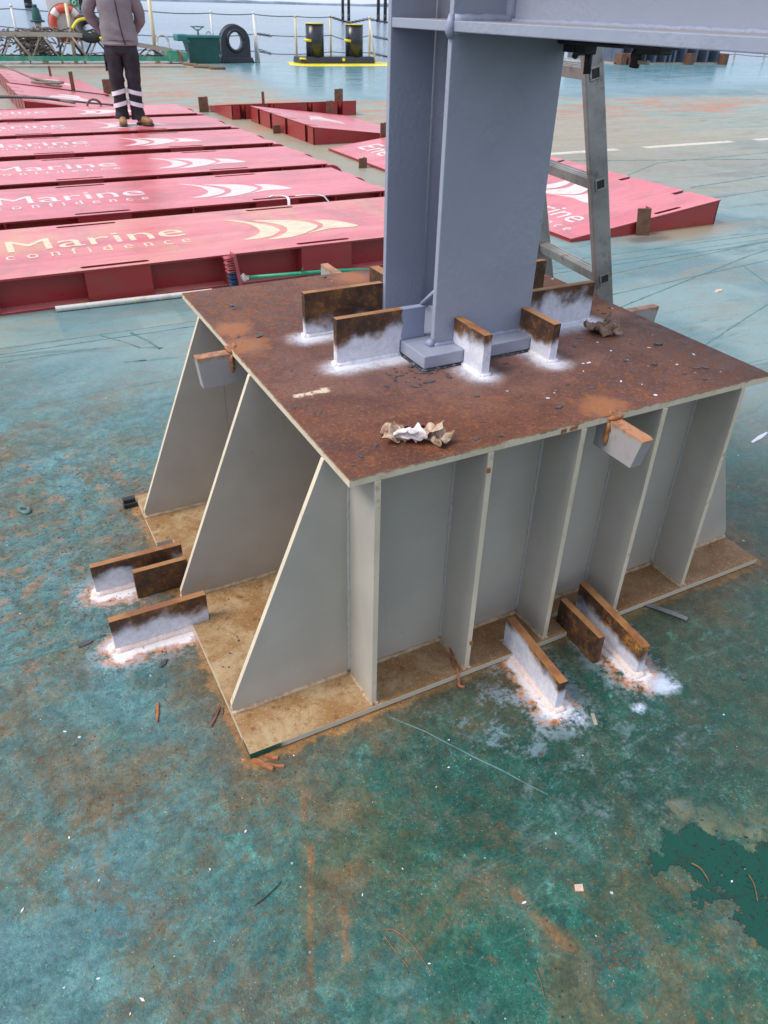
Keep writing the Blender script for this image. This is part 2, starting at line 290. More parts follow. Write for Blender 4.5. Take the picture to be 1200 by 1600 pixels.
def basetop_mat():
    g = G('rust_dusted_base'); p = g.pos(); X, Y, Z = g.xyz(p)
    n1 = g.noise(7, 7, .66, p, .5); n2 = g.noise(48, 5, .68, p); n3 = g.noise(170, 3, .6, p)
    c = g.mix(g.ss(g.add(n1, g.mul(X, .0)), .36, .6), (.44, .31, .175), (.29, .155, .06))
    c = g.mix(g.mul(g.ss(g.add(X, g.mul(n1, .3)), .55, .9), .6), c, (.20, .095, .045))
    c = g.mix(g.mul(g.ss(n2, .50, .66), .6), c, (.24, .115, .045))
    c = g.mix(g.mul(g.ss(n3, .55, .7), .4), c, (.62, .48, .30))
    b = g.vor(26, g.vm('ADD', p, g.vm('MULTIPLY', g.comb(n2, n1, 0), (.02, .02, 0))))
    c = g.mix(g.mul(g.mul(g.ss(b, .26, .14), g.ss(n1, .46, .54)), .65), c, (.17, .075, .03))
    c = g.mix(g.mul(g.ss(g.vor(70, p), .12, .06), .8), c, (.06, .03, .02))
    gf = g.ss(g.vm('DISTANCE', g.vm('ADD', p, g.vm('MULTIPLY', g.comb(n2, n2, n2), (.03, .03, .03))), (.03, 0, .015)), .085, .06)
    Nz = g.xyz(g.geo.outputs['Normal'])[2]
    c = g.mix(g.ss(Nz, .6, .3), c, g.mix(gf, (.52, .47, .37), (.01, .085, .055)))
    return g.done(c, .6, 0, g.bump(g.add(n2, g.mul(n3, .4)), .001, .6), .35)

def column_mat():
    g = G('blue_grey_gloss_paint'); p = g.pos(); X, Y, Z = g.xyz(p)
    n1 = g.noise(2.2, 5, .6, p); n2 = g.noise(26, 5, .6, g.mapping(p, (1, 1, .7)), .5); n3 = g.noise(95, 3, .6, p)
    c = g.mix(g.ss(n1, .35, .65), (.285, .306, .385), (.312, .332, .410))
    c = g.mix(g.mul(g.ss(g.vor(14, p), .028, .018), .8), c, (.06, .06, .07))
    c = g.mix(g.mul(g.mul(g.ss(g.xyz(g.geo.outputs['Normal'])[2], .7, .9), g.mul(g.ss(Z, 1.4, 1.5), g.ss(X, .775, .83))), g.ss(n3, .3, .5)), c, (.33, .27, .20))
    h = g.mul(g.add(g.mul(g.noise(70, 4, .6, g.mapping(p, (1, 1, .7)), .2), .8), g.mul(n3, .5)), g.ss(g.noise(3.5, 4, .6, g.mapping(p, loc=(2, 1, 3))), .44, .6, .25, 1.1))
    return g.done(c, g.ss(n2, .3, .7, .30, .42), 0, g.bump(h, .0026, .8), .5)

def lug_mat(name, seed, cover, x0=-1, blue=None, orange=.35):
    """rust brown flat bar, sprayed white from the foot upwards (object space: z up, x along the bar)"""
    g = G(name); o = g.mapping(g.obj(), loc=(0, 0, 0)); X, Y, Z = g.xyz(o); v = g.mapping(o, loc=(seed, seed * 2, 0))
    n1 = g.noise(14, 5, .6, v); n2 = g.noise(60, 5, .7, v); n3 = g.noise(220, 3, .6, v)
    c = g.mix(g.ss(n1, .38, .62), (.055, .030, .020), (.125, .058, .028))
    c = g.mix(g.mul(g.ss(n2, .48, .65), .55), c, (.22, .095, .035))
    c = g.mix(g.mul(g.ss(g.add(g.mul(n1, .5), g.mul(n2, .5)), .52, .62), orange), c, (.42, .19, .04))
    Nz = g.xyz(g.tco.outputs['Normal'])[2]
    up_ = g.ss(Nz, .55, .8)
    c = g.mix(g.mul(up_, .8), c, g.mix(g.ss(n1, .4, .65), (.46, .215, .075), (.26, .10, .045)))
    lim = g.add(cover, g.mul(g.ma('SUBTRACT', g.noise(9, 4, .55, v), .5), .16))
    f = g.mul(g.ss(g.add(g.ma('SUBTRACT', Z, lim), g.mul(g.ma('SUBTRACT', n2, .5), .035)), .018, -.022), g.mul(g.inv(up_), g.ss(X, x0 - .01, x0 + .02)))
    f = g.mul(f, g.ss(n3, .15, .6, .82, 1))
    c = g.mix(g.mul(f, .9), c, g.mix(g.ss(n2, .4, .6), (.66, .66, .76), (.78, .78, .84)))
    if blue is not None:
        b = g.ss(g.add(X, g.mul(n1, .05)), blue, blue + .006)
        c = g.mix(b, c, (.27, .30, .41))
    return g.done(c, g.ss(n2, .3, .7, .48, .7), 0, g.bump(g.add(n2, g.mul(n3, .4)), .0011, .6), .35)

def weld_mat(name, col, col2, sc=60):
    g = G(name); p = g.pos(); n1 = g.noise(sc, 5, .7, p); n2 = g.noise(300, 3, .6, p)
    c = g.mix(g.ss(n1, .38, .62), col, col2); c = g.mix(g.mul(g.ss(n2, .55, .7), .5), c, (.18, .09, .05))
    return g.done(c, .5, 0, g.bump(n1, .0015, .8), .45)

def red_mat(name, worn=0):
    g = G(name); p = g.pos(); st = g.noise(1.6, 7, .65, g.mapping(p, (.35, 2.2, 1)), .4); n2 = g.noise(9, 6, .65, g.mapping(p, (.5, 1.5, 1))); n3 = g.noise(70, 4, .6, p)
    c = g.mix(g.ss(st, .35, .65), (.60, .125, .150), (.70, .19, .21))
    c = g.mix(g.mul(g.ss(n2, .5, .68), .3 + worn * .3), c, (.62, .25, .21) if worn else (.60, .20, .20))
    if worn:
        c = g.mix(g.mul(g.ss(st, .42, .6), .35), c, (.62, .28, .20))
        c = g.mix(g.mul(g.ss(g.noise(2.3, 5, .6, p), .5, .64), .45), c, (.58, .33, .14))
    ln = g.mx(g.ss(g.noise(2.4, 5, .75, g.mapping(p, (.12, 26, 1))), .58, .66), g.mul(g.ss(g.noise(5, 6, .8, g.mapping(p, (.3, 9, 1))), .60, .68), .5))
    c = g.mix(g.mul(ln, .5), c, (.27, .06, .05))
    c = g.mix(g.mul(g.ss(g.noise(1.6, 7, .74, g.mapping(p, loc=(5, 2, 0)), 1), .48, .62), .45), c, (.34, .13, .12))
    c = g.mix(g.mul(g.ss(g.vor(30, p), .07, .04), .7), c, (.09, .03, .03))
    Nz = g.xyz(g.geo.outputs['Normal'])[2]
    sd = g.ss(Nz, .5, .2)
    c = g.mix(sd, c, g.mix(g.ss(n2, .35, .7), (.33, .028, .032), (.29, .042, .036)))  # tops pinker than sides: sky reflection put into the paint colour
    return g.done(c, g.ss(n2, .3, .7, .26, .40), 0, g.bump(n3, .001, .4), .5)

def paint_mark(name, col, wear=.5):
    g = G(name); p = g.pos(); n1 = g.noise(14, 6, .7, g.mapping(p, (.6, 1.6, 1))); n2 = g.noise(80, 4, .7, p)
    f = g.ss(g.add(g.mul(n1, .6), g.mul(n2, .4)), .56 - wear * .06, .64)
    c = g.mix(g.mul(f, .45 + wear * .45), col, (.58, .22, .18)); c = g.mix(g.mul(g.ss(n1, .4, .7), wear * .4), c, (.62, .52, .30))
    return g.done(c, .5, 0, None, .35)

def water_mat():
    g = G('sea_water'); p = g.pos(); v = g.mapping(p, (1, 1, 1), (0, 0, .3))
    d = g.ss(g.vm('DISTANCE', p, (0, 0, 0)), 20, 900, 1, .18)
    h = g.add(g.add(g.mul(g.noise(.5, 4, .6, g.mapping(p, (.5, 1.4, 1), (0, 0, .2))), 1), g.mul(g.noise(2.4, 4, .6, g.mapping(p, (.6, 1.6, 1), (0, 0, -.3))), .35)), g.mul(g.noise(.07, 3, .5, p), 2.2))
    c = g.mix(g.ss(g.noise(.04, 4, .6, g.mapping(p, (.4, 1.5, 1))), .4, .6), (.10, .165, .22), (.13, .20, .26))
    b = g.n('ShaderNodeBump'); g.put(b.inputs['Height'], h); b.inputs['Distance'].default_value = .34; g.put(b.inputs['Strength'], d)
    return g.done(c, .16, 0, b.outputs[0], .5)

def alu_mat():
    g = G('scuffed_aluminium'); o = g.obj(); n1 = g.noise(12, 6, .7, o); n2 = g.noise(5, 6, .7, o, .5)
    c = g.mix(g.ss(n2, .35, .65), (.26, .25, .24), (.40, .385, .365)); c = g.mix(g.mul(g.ss(n1, .56, .7), .7), c, (.17, .14, .12))
    c = g.mix(g.mul(g.ss(g.vor(30, o), .07, .04), .9), c, (.05, .05, .05))
    return g.done(c, g.ss(n1, .3, .7, .38, .6), .65, g.bump(n2, .0005, .5), .5)

def cloth_mat(name, a, b, sc=30, stain=None):
    g = G(name); o = g.obj(); n1 = g.noise(sc, 6, .7, o); w = g.noise(600, 2, .5, o)
    c = g.mix(g.ss(n1, .38, .62), a, b)
    if stain: c = g.mix(g.mul(g.ss(g.noise(sc * .7, 5, .6, g.mapping(o, loc=(3, 3, 3))), .52, .62), .75), c, stain)
    return g.done(c, .9, 0, g.bump(g.add(n1, g.mul(w, .5)), .001, .7), .15)

MT = {}
MT['deck'] = deck_mat(); MT['rust'] = rusttop_mat(); MT['ped'] = ped_paint('grey_primer_paint', (.43, .395, .345)); MT['edge'] = ped_paint('cream_lit_edge_paint', (.66, .56, .42), .4)  # edges: dusty cream primer with light from above put into the colour
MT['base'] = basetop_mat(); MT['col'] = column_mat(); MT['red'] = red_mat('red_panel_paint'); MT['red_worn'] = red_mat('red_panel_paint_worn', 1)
MT['white_mark'] = paint_mark('white_marking_paint', (.74, .60, .61), .75); MT['worn_mark'] = paint_mark('worn_yellowed_marking_paint', (.70, .58, .42), 1.1)
MT['water'] = water_mat(); MT['alu'] = alu_mat()
MT['weld_tan'] = weld_mat('dusty_weld', (.50, .38, .25), (.34, .22, .13)); MT['weld_grey'] = weld_mat('painted_weld', (.36, .36, .34), (.42, .41, .38), 90)
MT['weld_pink'] = weld_mat('primed_weld', (.80, .66, .62), (.74, .56, .50)); MT['weld_blue'] = weld_mat('gloss_painted_weld', (.30, .33, .44), (.26, .29, .40), 110)
MT['weld_rust'] = weld_mat('rusty_weld', (.42, .16, .06), (.24, .09, .035))
MT['bracket'] = flat('brown_rusty_bracket', (.15, .068, .038), .6, 0, .35, 14, .001)
MT['black'] = flat('black_gloss_paint', (.022, .024, .034), .28, 0, .3, 4, .001)
MT['dark'] = flat('dark_rubber', (.018, .018, .02), .55, 0, .3, 20)
MT['grime'] = flat('black_sealant', (.035, .035, .042), .5, 0, .4, 60, .002, .5, ((.25, .27, .36), .9))
MT['yellow'] = flat('yellow_paint', (.80, .66, .02), .45, 0, .1, 3, 0, .5, ((.4, .35, .12), .4))
MT['white'] = flat('white_paint', (.72, .70, .67), .45, 0, .08, 8, 0, .5, ((.5, .25, .12), .5))
MT['cream'] = flat('yellowed_white_paint', (.70, .58, .38), .45, 0, .15, 6, 0, .5, ((.45, .2, .08), .6))
MT['green'] = flat('green_gangway_paint', (.05, .30, .19), .45, 0, .2, 3, 0, .5, ((.36, .33, .25), .7))
MT['greyrail'] = flat('weathered_grey_aluminium', (.40, .35, .29), .6, .2, .15, 3, 0)
MT['bin'] = flat('dark_green_paint', (.012, .085, .075), .42, 0, .15, 3)
MT['binlid'] = flat('teal_green_paint', (.035, .17, .165), .42, 0, .15, 5)
MT['rope'] = flat('old_grey_rope', (.22, .18, .15), .95, 0, .3, 40, .003)
MT['brownrope'] = flat('brown_rope', (.17, .10, .06), .95, 0, .3, 40, .003)
MT['orange'] = flat('faded_orange_foam', (.66, .10, .06), .6, 0, .2, 3, 0, .5, ((.66, .25, .14), .6))
MT['signgreen'] = flat('sign_green', (.01, .27, .13), .5, 0, .05)
MT['wire'] = flat('dark_wire', (.05, .055, .065), .5, .3, .2)
MT['pile'] = flat('tarred_pile', (.05, .045, .05), .7, 0, .4, 1, 0, .5, ((.16, .07, .05), .6))
MT['shore'] = flat('hazed_shore', (.24, .30, .38), .9, 0, .25, .01)  # pale blue-grey hills: distance haze put into the colour
MT['pipe'] = flat('white_pipe', (.62, .60, .55), .5, 0, .12, 12, 0, .5, ((.35, .25, .15), .5))
MT['handle'] = flat('green_handle', (.015, .27, .14), .4, 0, .15, 10, 0, .5, ((.25, .1, .06), .6))
MT['brushred'] = flat('faded_red_plastic', (.42, .08, .085), .5, 0, .15, 20)
MT['brushblue'] = flat('dark_blue_bristle', (.03, .05, .11), .7, 0, .3, 60)
MT['wood'] = flat('rust_flake', (.34, .13, .055), .75, 0, .3, 40, .001, .3, ((.12, .06, .04), .6))
MT['flake'] = flat('grey_paint_flake', (.075, .07, .075), .5, 0, .3, 80)
MT['steelstrip'] = flat('dull_steel_strip', (.20, .20, .21), .45, .5, .2, 30)
MT['tag'] = flat('pale_tag', (.60, .42, .32), .6, 0, .1, 60)
MT['ridge'] = flat('painted_deck_weld', (.075, .175, .17), .5, 0, .4, 22, .001, .4, ((.10, .075, .045), .9))
MT['cord'] = flat('rusty_cord', (.30, .10, .05), .7, 0, .35, 60)
MT['skin'] = flat('skin', (.45, .26, .19), .5, 0, .08, 20)
MT['jacket'] = cloth_mat('mauve_grey_jacket_cloth', (.195, .190, .200), (.23, .224, .235), 6)
MT['trousers'] = cloth_mat('charcoal_work_trousers', (.030, .028, .034), (.045, .042, .048), 6)
MT['band'] = flat('reflective_tape', (.72, .70, .76), .4, 0, .05)
MT['boot'] = flat('tan_leather', (.33, .17, .07), .55, 0, .25, 25); MT['sole'] = flat('dark_sole', (.035, .028, .025), .6, 0, .2, 25)
MT['hair'] = flat('dark_hair', (.04, .028, .02), .7, 0, .3, 60)
MT['pwhite'] = cloth_mat('white_rag_cloth', (.72, .64, .62), (.80, .74, .73), 25, (.52, .34, .24))
MT['ptan'] = cloth_mat('tan_stained_rag_cloth', (.40, .27, .19), (.60, .45, .35), 60, (.26, .14, .08))
MT['pbrown'] = cloth_mat('brown_rag_cloth', (.20, .13, .10), (.30, .20, .15), 30, (.13, .08, .06))
MT['pmaroon'] = cloth_mat('maroon_rag_cloth', (.13, .05, .05), (.17, .07, .07), 30)
MT['bluepile'] = flat('dark_blue_grey_paint', (.09, .11, .16), .4, 0, .15, 2)

# ------------------------------------------------------------------ object helpers
def link(o, parent=None):
    COL.objects.link(o)
    if parent: o.parent = parent
    return o
def thing(name, label, cat, loc=(0, 0, 0), rz=0, group=None):
    o = bpy.data.objects.new(name, None); o.location = loc; o.rotation_euler = (0, 0, rz); o.empty_display_size = .1
    COL.objects.link(o); o['label'] = label; o['category'] = cat
    if group: o['group'] = group
    return o
def tag(o, label, cat, group=None):
    o['label'] = label; o['category'] = cat
    if group: o['group'] = group
    return o
def struct(o): o['kind'] = 'structure'; return o

class MB:
    def __init__(s): s.v = []; s.f = []; s.m = []; s.sm = []
    def addm(s, vs, fs, mi=0, smooth=False):
        k = len(s.v); s.v += [tuple(v) for v in vs]
        for f in fs: s.f.append([i + k for i in f]); s.m.append(mi); s.sm.append(smooth)
        return s
    def box(s, x0, x1, y0, y1, z0, z1, mi=0):
        vs = [(x, y, z) for z in (z0, z1) for y in (y0, y1) for x in (x0, x1)]
        return s.addm(vs, [(0, 2, 3, 1), (4, 5, 7, 6), (0, 1, 5, 4), (2, 6, 7, 3), (0, 4, 6, 2), (1, 3, 7, 5)], mi)
    def prism(s, poly, ax, a, b, mi=0, mside=None):
        """polygon in the two other axes, extruded along ax from a to b; side faces may use another material"""
        mside = mi if mside is None else mside
        def P(p, t):
            return {'x': (t, p[0], p[1]), 'y': (p[0], t, p[1]), 'z': (p[0], p[1], t)}[ax]
        n = len(poly); vs = [P(p, a) for p in poly] + [P(p, b) for p in poly]
        A = sum(poly[i][0] * poly[(i + 1) % n][1] - poly[(i + 1) % n][0] * poly[i][1] for i in range(n))
        flip = (A > 0) ^ (ax == 'y') ^ (b < a)
        lo = list(range(n)); hi = list(range(n, 2 * n))
        if flip: lo = lo[::-1]
        else: hi = hi[::-1]
        s.addm(vs, [lo, hi], mi); k = len(s.v) - 2 * n
        for i in range(n):
            j = (i + 1) % n; q = [k + i, k + j, k + n + j, k + n + i]
            if not flip: q = q[::-1]
            s.f.append(q); s.m.append(mside); s.sm.append(False)
        return s
    def tube(s, pts, r, n=8, mi=0, cap=True, smooth=True, jit=0, rn=None):
        pts = [Vector(p) for p in pts]; N = len(pts); rings = []; rr = r if isinstance(r, (list, tuple)) else [r] * N
        prev = None
        for i, p in enumerate(pts):
            t = (pts[min(i + 1, N - 1)] - pts[max(i - 1, 0)]).normalized()
            if prev is None: a = t.orthogonal().normalized()
            else: a = (prev - t * prev.dot(t)).normalized()
            prev = a; b = t.cross(a)
            k = rr[i] * (1 + (rn.uniform(-jit, jit) if jit else 0))
            rings.append([p + (a * math.cos(2 * math.pi * q / n) + b * math.sin(2 * math.pi * q / n)) * k * (1 + (rn.uniform(-jit, jit) * .6 if jit else 0)) for q in range(n)])
        vs = [v for rg in rings for v in rg]; fs = []
        for i in range(N - 1):
            for q in range(n):
                fs.append((i * n + q, i * n + (q + 1) % n, (i + 1) * n + (q + 1) % n, (i + 1) * n + q))
        if cap: fs.append(tuple(range(n))[::-1]); fs.append(tuple((N - 1) * n + q for q in range(n)))
        return s.addm(vs, fs, mi, smooth)
    def cyl(s, x, y, z0, z1, r, n=24, mi=0, r2=None): return s.tube([(x, y, z0), (x, y, z1)], [r, r if r2 is None else r2], n, mi)
    def torus(s, c, axis, Rr, r, n=32, k=10, mi=0, a0=0, a1=360):
        ax = Vector(axis).normalized(); u = ax.orthogonal().normalized()
        if abs(ax.z) < .99: u = (Vector((0, 0, 1)) - ax * ax.z).normalized()
        w = ax.cross(u); full = abs(a1 - a0) >= 360
        vs = []; fs = []; N = n if full else n + 1
        for i in range(N):
            a = R(a0 + (a1 - a0) * i / n); d = u * math.cos(a) + w * math.sin(a)
            for j in range(k):
                b = 2 * math.pi * j / k; vs.append(Vector(c) + d * (Rr + r * math.cos(b)) + ax * r * math.sin(b))
        for i in range(N if full else N - 1):
            for j in range(k):
                i2 = (i + 1) % N; fs.append((i * k + j, i2 * k + j, i2 * k + (j + 1) % k, i * k + (j + 1) % k))
        return s.addm(vs, fs, mi, True)
    def build(s, name, mats, parent=None, origin=None, bevel=0, seg=2):
        off = Vector(origin) if origin is not None else (Vector(parent.location) if parent else Vector((0, 0, 0)))
        if parent is not None and origin is None:
            Mi = Matrix.Rotation(-parent.rotation_euler.z, 3, 'Z')
            vs = [Mi @ (Vector(v) - off) for v in s.v]
        else: vs = [Vector(v) - off for v in s.v]
        me = bpy.data.meshes.new(name); me.from_pydata(vs, [], s.f)
        if not isinstance(mats, (list, tuple)): mats = [mats]
        for m in mats: me.materials.append(MT[m])
        me.polygons.foreach_set('material_index', s.m); me.polygons.foreach_set('use_smooth', s.sm); me.update()
        o = bpy.data.objects.new(name, me); link(o, parent)
        if parent is None and origin is not None: o.location = off
        if bevel:
            b = o.modifiers.new('bevel', 'BEVEL'); b.width = bevel; b.segments = seg; b.limit_method = 'ANGLE'; b.angle_limit = R(40)
        return o

def local(parent, name, mb, mats, bevel=0):
    """mesh already in the parent's own coordinates"""
    me = bpy.data.meshes.new(name); me.from_pydata(mb.v, [], mb.f)
    if not isinstance(mats, (list, tuple)): mats = [mats]
    for m in mats: me.materials.append(MT[m])
    me.polygons.foreach_set('material_index', mb.m); me.polygons.foreach_set('use_smooth', mb.sm); me.update()
    o = bpy.data.objects.new(name, me); link(o, parent)
    if bevel:
        b = o.modifiers.new('bevel', 'BEVEL'); b.width = bevel; b.segments = 2; b.limit_method = 'ANGLE'; b.angle_limit = R(40)
    return o

def curve_mesh(loops, th, fn=None, name='plate'):
    """closed 2D loops (first = outline, the others = holes) filled and given a thickness th from z=0 up"""
    cu = bpy.data.curves.new(name, 'CURVE'); cu.dimensions = '2D'; cu.fill_mode = 'BOTH'; cu.extrude = th / 2
    for lp in loops:
        sp = cu.splines.new('POLY'); sp.points.add(len(lp) - 1)
        for i, p in enumerate(lp): sp.points[i].co = (p[0], p[1], 0, 1)
        sp.use_cyclic_u = True
    o = bpy.data.objects.new(name, cu); COL.objects.link(o)
    me = bpy.data.meshes.new_from_object(o); COL.objects.unlink(o); bpy.data.objects.remove(o)
    for v in me.vertices:
        v.co.z += th / 2
        if fn: v.co = Vector(fn(v.co))
    return me
def curve_obj(name, loops, th, mat, parent, fn=None, mats=None):
    me = curve_mesh(loops, th, fn, name)
    me.materials.clear(); me.materials.append(MT[mat]); o = bpy.data.objects.new(name, me); return link(o, parent)
def slot(x0, x1, y0, y1, n=6):
    r = (y1 - y0) / 2; cy = (y0 + y1) / 2; p = []
    for i in range(n + 1):
        a = R(-90 + 180 * i / n); p.append((x1 - r + r * math.cos(a), cy + r * math.sin(a)))
    for i in range(n + 1):
        a = R(90 + 180 * i / n); p.append((x0 + r + r * math.cos(a), cy + r * math.sin(a)))
    return p
def text_mesh(s, space=1.0, th=.002):
    cu = bpy.data.curves.new('lettering', 'FONT'); cu.body = s; cu.size = 1; cu.space_character = space; cu.extrude = th / 2; cu.offset = .0; cu.resolution_u = 6
    o = bpy.data.objects.new('lettering', cu); COL.objects.link(o); me = bpy.data.meshes.new_from_object(o)
    COL.objects.unlink(o); bpy.data.objects.remove(o)
    xs = [v.co.x for v in me.vertices]; ys = [v.co.y for v in me.vertices]
    return me, min(xs), max(xs), min(ys), max(ys)
def copy_tree(o, parent=None):
    c = o.copy(); COL.objects.link(c)
    if parent: c.parent = parent
    for ch in o.children: copy_tree(ch, c)
    return c

# ------------------------------------------------------------------ deck, water, far shore
def edge_y(x): return 25.6 - .1 * x
mb = MB()
mb.prism([(-40, -25), (70, -25), (70, edge_y(70)), (-40, edge_y(-40))], 'z', -2.2, 0)
struct(mb.build('deck', 'deck'))
mb = MB(); mb.addm([(-6000, -6000, -2.5), (6000, -6000, -2.5), (6000, 6000, -2.5), (-6000, 6000, -2.5)], [(0, 1, 2, 3)])
struct(mb.build('water', 'water'))
mb = MB(); pts = []
for i in range(121):
    x = -900 + i * 34; pts.append((x, 3.0 + 9 * noise.noise(Vector((i * .13, 0, 0))) + 4 * noise.noise(Vector((i * .9, 3, 0)))))
vs = []
for x, h in pts:
    vs += [(x, 2300 - .5 * x, -3), (x, 2300 - .5 * x, max(1.5, h)), (x + 120, 2700 - .5 * x, -3)]
fs = []
for i in range(120): a = i * 3; fs += [(a, a + 3, a + 4, a + 1), (a + 1, a + 4, a + 5, a + 2)]
mb.addm(vs, fs, 0, True); struct(mb.build('hills', 'shore'))
def pile(x, y, r, h, label):
    o = thing('mooring_pile', label, 'mooring pile', (x, y, -2.5), 0, 'piles standing in the water')
    m = MB(); m.cyl(0, 0, -2, h, r, 20); local(o, 'shaft', m, 'pile')
    m = MB(); m.cyl(0, 0, -.2, 1.6, r * 1.04, 20); local(o, 'weed_band', m, 'dark')
pile(112.3, 243, .42, 26, 'dark round pile in the water, left one of the pair behind the bollards')
pile(110.5, 235, .42, 26, 'dark round pile in the water, right one of the pair behind the bollards')
pile(119, 232.8, .48, 26, 'dark round pile in the water above the right bollard')
pile(125, 240, .5, 26, 'dark round pile in the water just left of the grey column')
pile(39.5, 384, 1.5, 30, 'dark pile in the water above the green capped post')
pile(54.6, 354, 1.5, 30, 'dark pile in the water right of the lifebuoy')

# deck weld ridges
def ridge(pts, r, mat='ridge', seed=0):
    q = random.Random(seed); P = []
    for i in range(len(pts) - 1):
        a, b = Vector(pts[i]), Vector(pts[i + 1]); n = max(2, int((b - a).length / .04))
        for k in range(n): t = k / n; P.append(a.lerp(b, t) + Vector((q.uniform(-.002, .002), q.uniform(-.002, .002), 0)))
    P.append(Vector(pts[-1]))
    m = MB(); m.tube([(p.x, p.y, -r * .55) for p in P], r, 8, 0, True, True, .14, q)
    return struct(m.build('deck_weld_seam', mat))
ridge([(-4, .64, 0), (-.235, .605, 0)], .009, seed=1)
ridge([(-4, 2.99, 0), (6, 2.97, 0)], .006, seed=2)
ridge([(-4, 3.07, 0), (9, 3.05, 0)], .004, seed=3)
ridge([(.37, -.03, 0), (.41, -.085, 0), (.455, -.16, 0), (.50, -.235, 0), (.56, -.34, 0), (.60, -.41, 0)], .0030, seed=4)
ridge([(2.3, 1.2, 0), (4.2, 1.9, 0), (9, 3.6, 0)], .005, seed=5)
ridge([(3.3, 2.44, 0), (5.04, 2.6, 0), (12, 3.1, 0)], .006, seed=6)
ridge([(3.2, 3.20, 0), (5.7, 3.18, 0), (14, 3.15, 0)], .006, seed=7)
ridge([(6.2, 4.40, 0), (7.4, 4.5, 0), (18, 5.4, 0)], .007, seed=8)
ridge([(4.0, 1.2, 0), (4.7, 2.55, 0)], .006, seed=9)
ridge([(5.9, 5.4, 0), (7.4, 6.2, 0), (12, 6.4, 0)], .008, seed=10)
ridge([(-4, 2.86, 0), (.13, 2.87, 0)], .004, seed=11)
ridge([(2.6, 2.05, 0), (5.0, 2.75, 0), (8, 3.35, 0)], .007, seed=12)
ridge([(3.6, 2.80, 0), (5.6, 3.0, 0), (9, 3.0, 0)], .006, seed=13)
ridge([(4.9, 1.6, 0), (5.9, 3.1, 0)], .008, seed=14)
ridge([(6.6, 4.9, 0), (9, 5.2, 0), (16, 6.3, 0)], .009, seed=15)
ridge([(5.8, 6.9, 0), (9.0, 5.9, 0)], .009, seed=16)
m = MB()
for a, b in (((.18, 3.05), (.34, 2.78)), ((.34, 3.02), (.43, 2.72)), ((.22, 2.62), (.33, 2.60)), ((.34, 2.78), (.45, 2.73))):
    m.tube([(a[0], a[1], -.003), ((a[0] + b[0]) / 2 + .01, (a[1] + b[1]) / 2, -.003), (b[0], b[1], -.003)], .007, 8, 0, True, True, .2, rnd)
struct(m.build('deck_weld_seam', 'ridge'))

# small teal pad eye stub welded on the deck at the left
o = thing('deck_pad', 'small worn teal oval pad welded on the deck far left of the pedestal', 'deck pad', (-.377, 1.40, 0), .4)
m = MB(); m.torus((0, 0, .003), (0, 0, 1), .014, .007, 20, 8); m.v = [(x, y * 1.7, z) for x, y, z in m.v]; local(o, 'rim', m, 'ridge')
m = MB(); m.cyl(0, 0, 0, .003, .012, 16); m.v = [(x, y * 1.6, z) for x, y, z in m.v]; local(o, 'plug', m, 'bracket')

# ------------------------------------------------------------------ pedestal
H = .7305; TZ0 = H - .020; BT = .020; W = .015
PED = thing('steel_pedestal', 'big grey welded steel pedestal with rusty brown top plate under the column', 'steel pedestal', (.9, .645, 0))
# base plate, with bites where the deck lugs sit
bp = [(0, 0), (.785, 0), (.785, .06), (.825, .06), (.825, 0), (.985, 0), (.985, .085), (1.178, .085), (1.178, 0), (1.8, 0), (1.8, 1.294),
      (1.02, 1.294), (1.02, 1.18), (.80, 1.18), (.80, 1.294), (0, 1.294), (0, .968), (.056, .968), (.056, .516), (0, .516)]
m = MB(); m.prism(bp, 'z', .002, BT); m.build('base_plate', 'base', PED, bevel=.0015)
X0, X1, Y0, Y1 = .3417, 1.46, .150, 1.142
def tplate_notch():
    return [(.279, .012), (1.566, .012), (1.566, 1.340), (.279, 1.340)]
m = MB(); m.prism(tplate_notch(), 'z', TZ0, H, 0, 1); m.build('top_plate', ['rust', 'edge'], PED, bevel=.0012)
# webs
m = MB(); m.box(X0 - .007, X1 + .007, Y0 - .007, Y0 + .008, BT, TZ0); m.build('long_web', 'ped', PED)
m = MB(); m.box(X0 - .007, X1 + .007, Y1 - .008, Y1 + .007, BT, TZ0); m.build('long_web', 'ped', PED)
XL, XR = .78, 1.02
m = MB(); m.box(XL - .007, XL + .008, Y0 + .0085, Y1 - .0085, BT, TZ0); m.build('end_web', 'ped', PED)
m = MB(); m.box(XR - .008, XR + .007, Y0 + .0085, Y1 - .0085, BT, TZ0); m.build('end_web', 'ped', PED)
# gussets
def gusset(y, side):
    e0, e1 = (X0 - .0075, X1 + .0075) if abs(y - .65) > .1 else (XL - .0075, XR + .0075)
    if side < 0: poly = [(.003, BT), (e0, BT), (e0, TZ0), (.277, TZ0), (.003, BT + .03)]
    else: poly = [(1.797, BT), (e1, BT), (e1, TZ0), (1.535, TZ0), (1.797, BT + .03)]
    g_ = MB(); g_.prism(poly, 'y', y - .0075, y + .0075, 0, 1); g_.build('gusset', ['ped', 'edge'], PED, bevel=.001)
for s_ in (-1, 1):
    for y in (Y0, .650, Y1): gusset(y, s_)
# stiffeners on the two long sides
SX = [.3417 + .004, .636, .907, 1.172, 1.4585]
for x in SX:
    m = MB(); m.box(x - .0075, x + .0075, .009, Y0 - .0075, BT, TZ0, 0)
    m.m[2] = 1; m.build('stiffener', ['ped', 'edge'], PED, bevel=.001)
    m = MB(); m.box(x - .0075, x + .0075, Y1 + .0075, 1.285, BT, TZ0, 0); m.m[3] = 1; m.build('stiffener', ['ped', 'edge'], PED, bevel=.001)
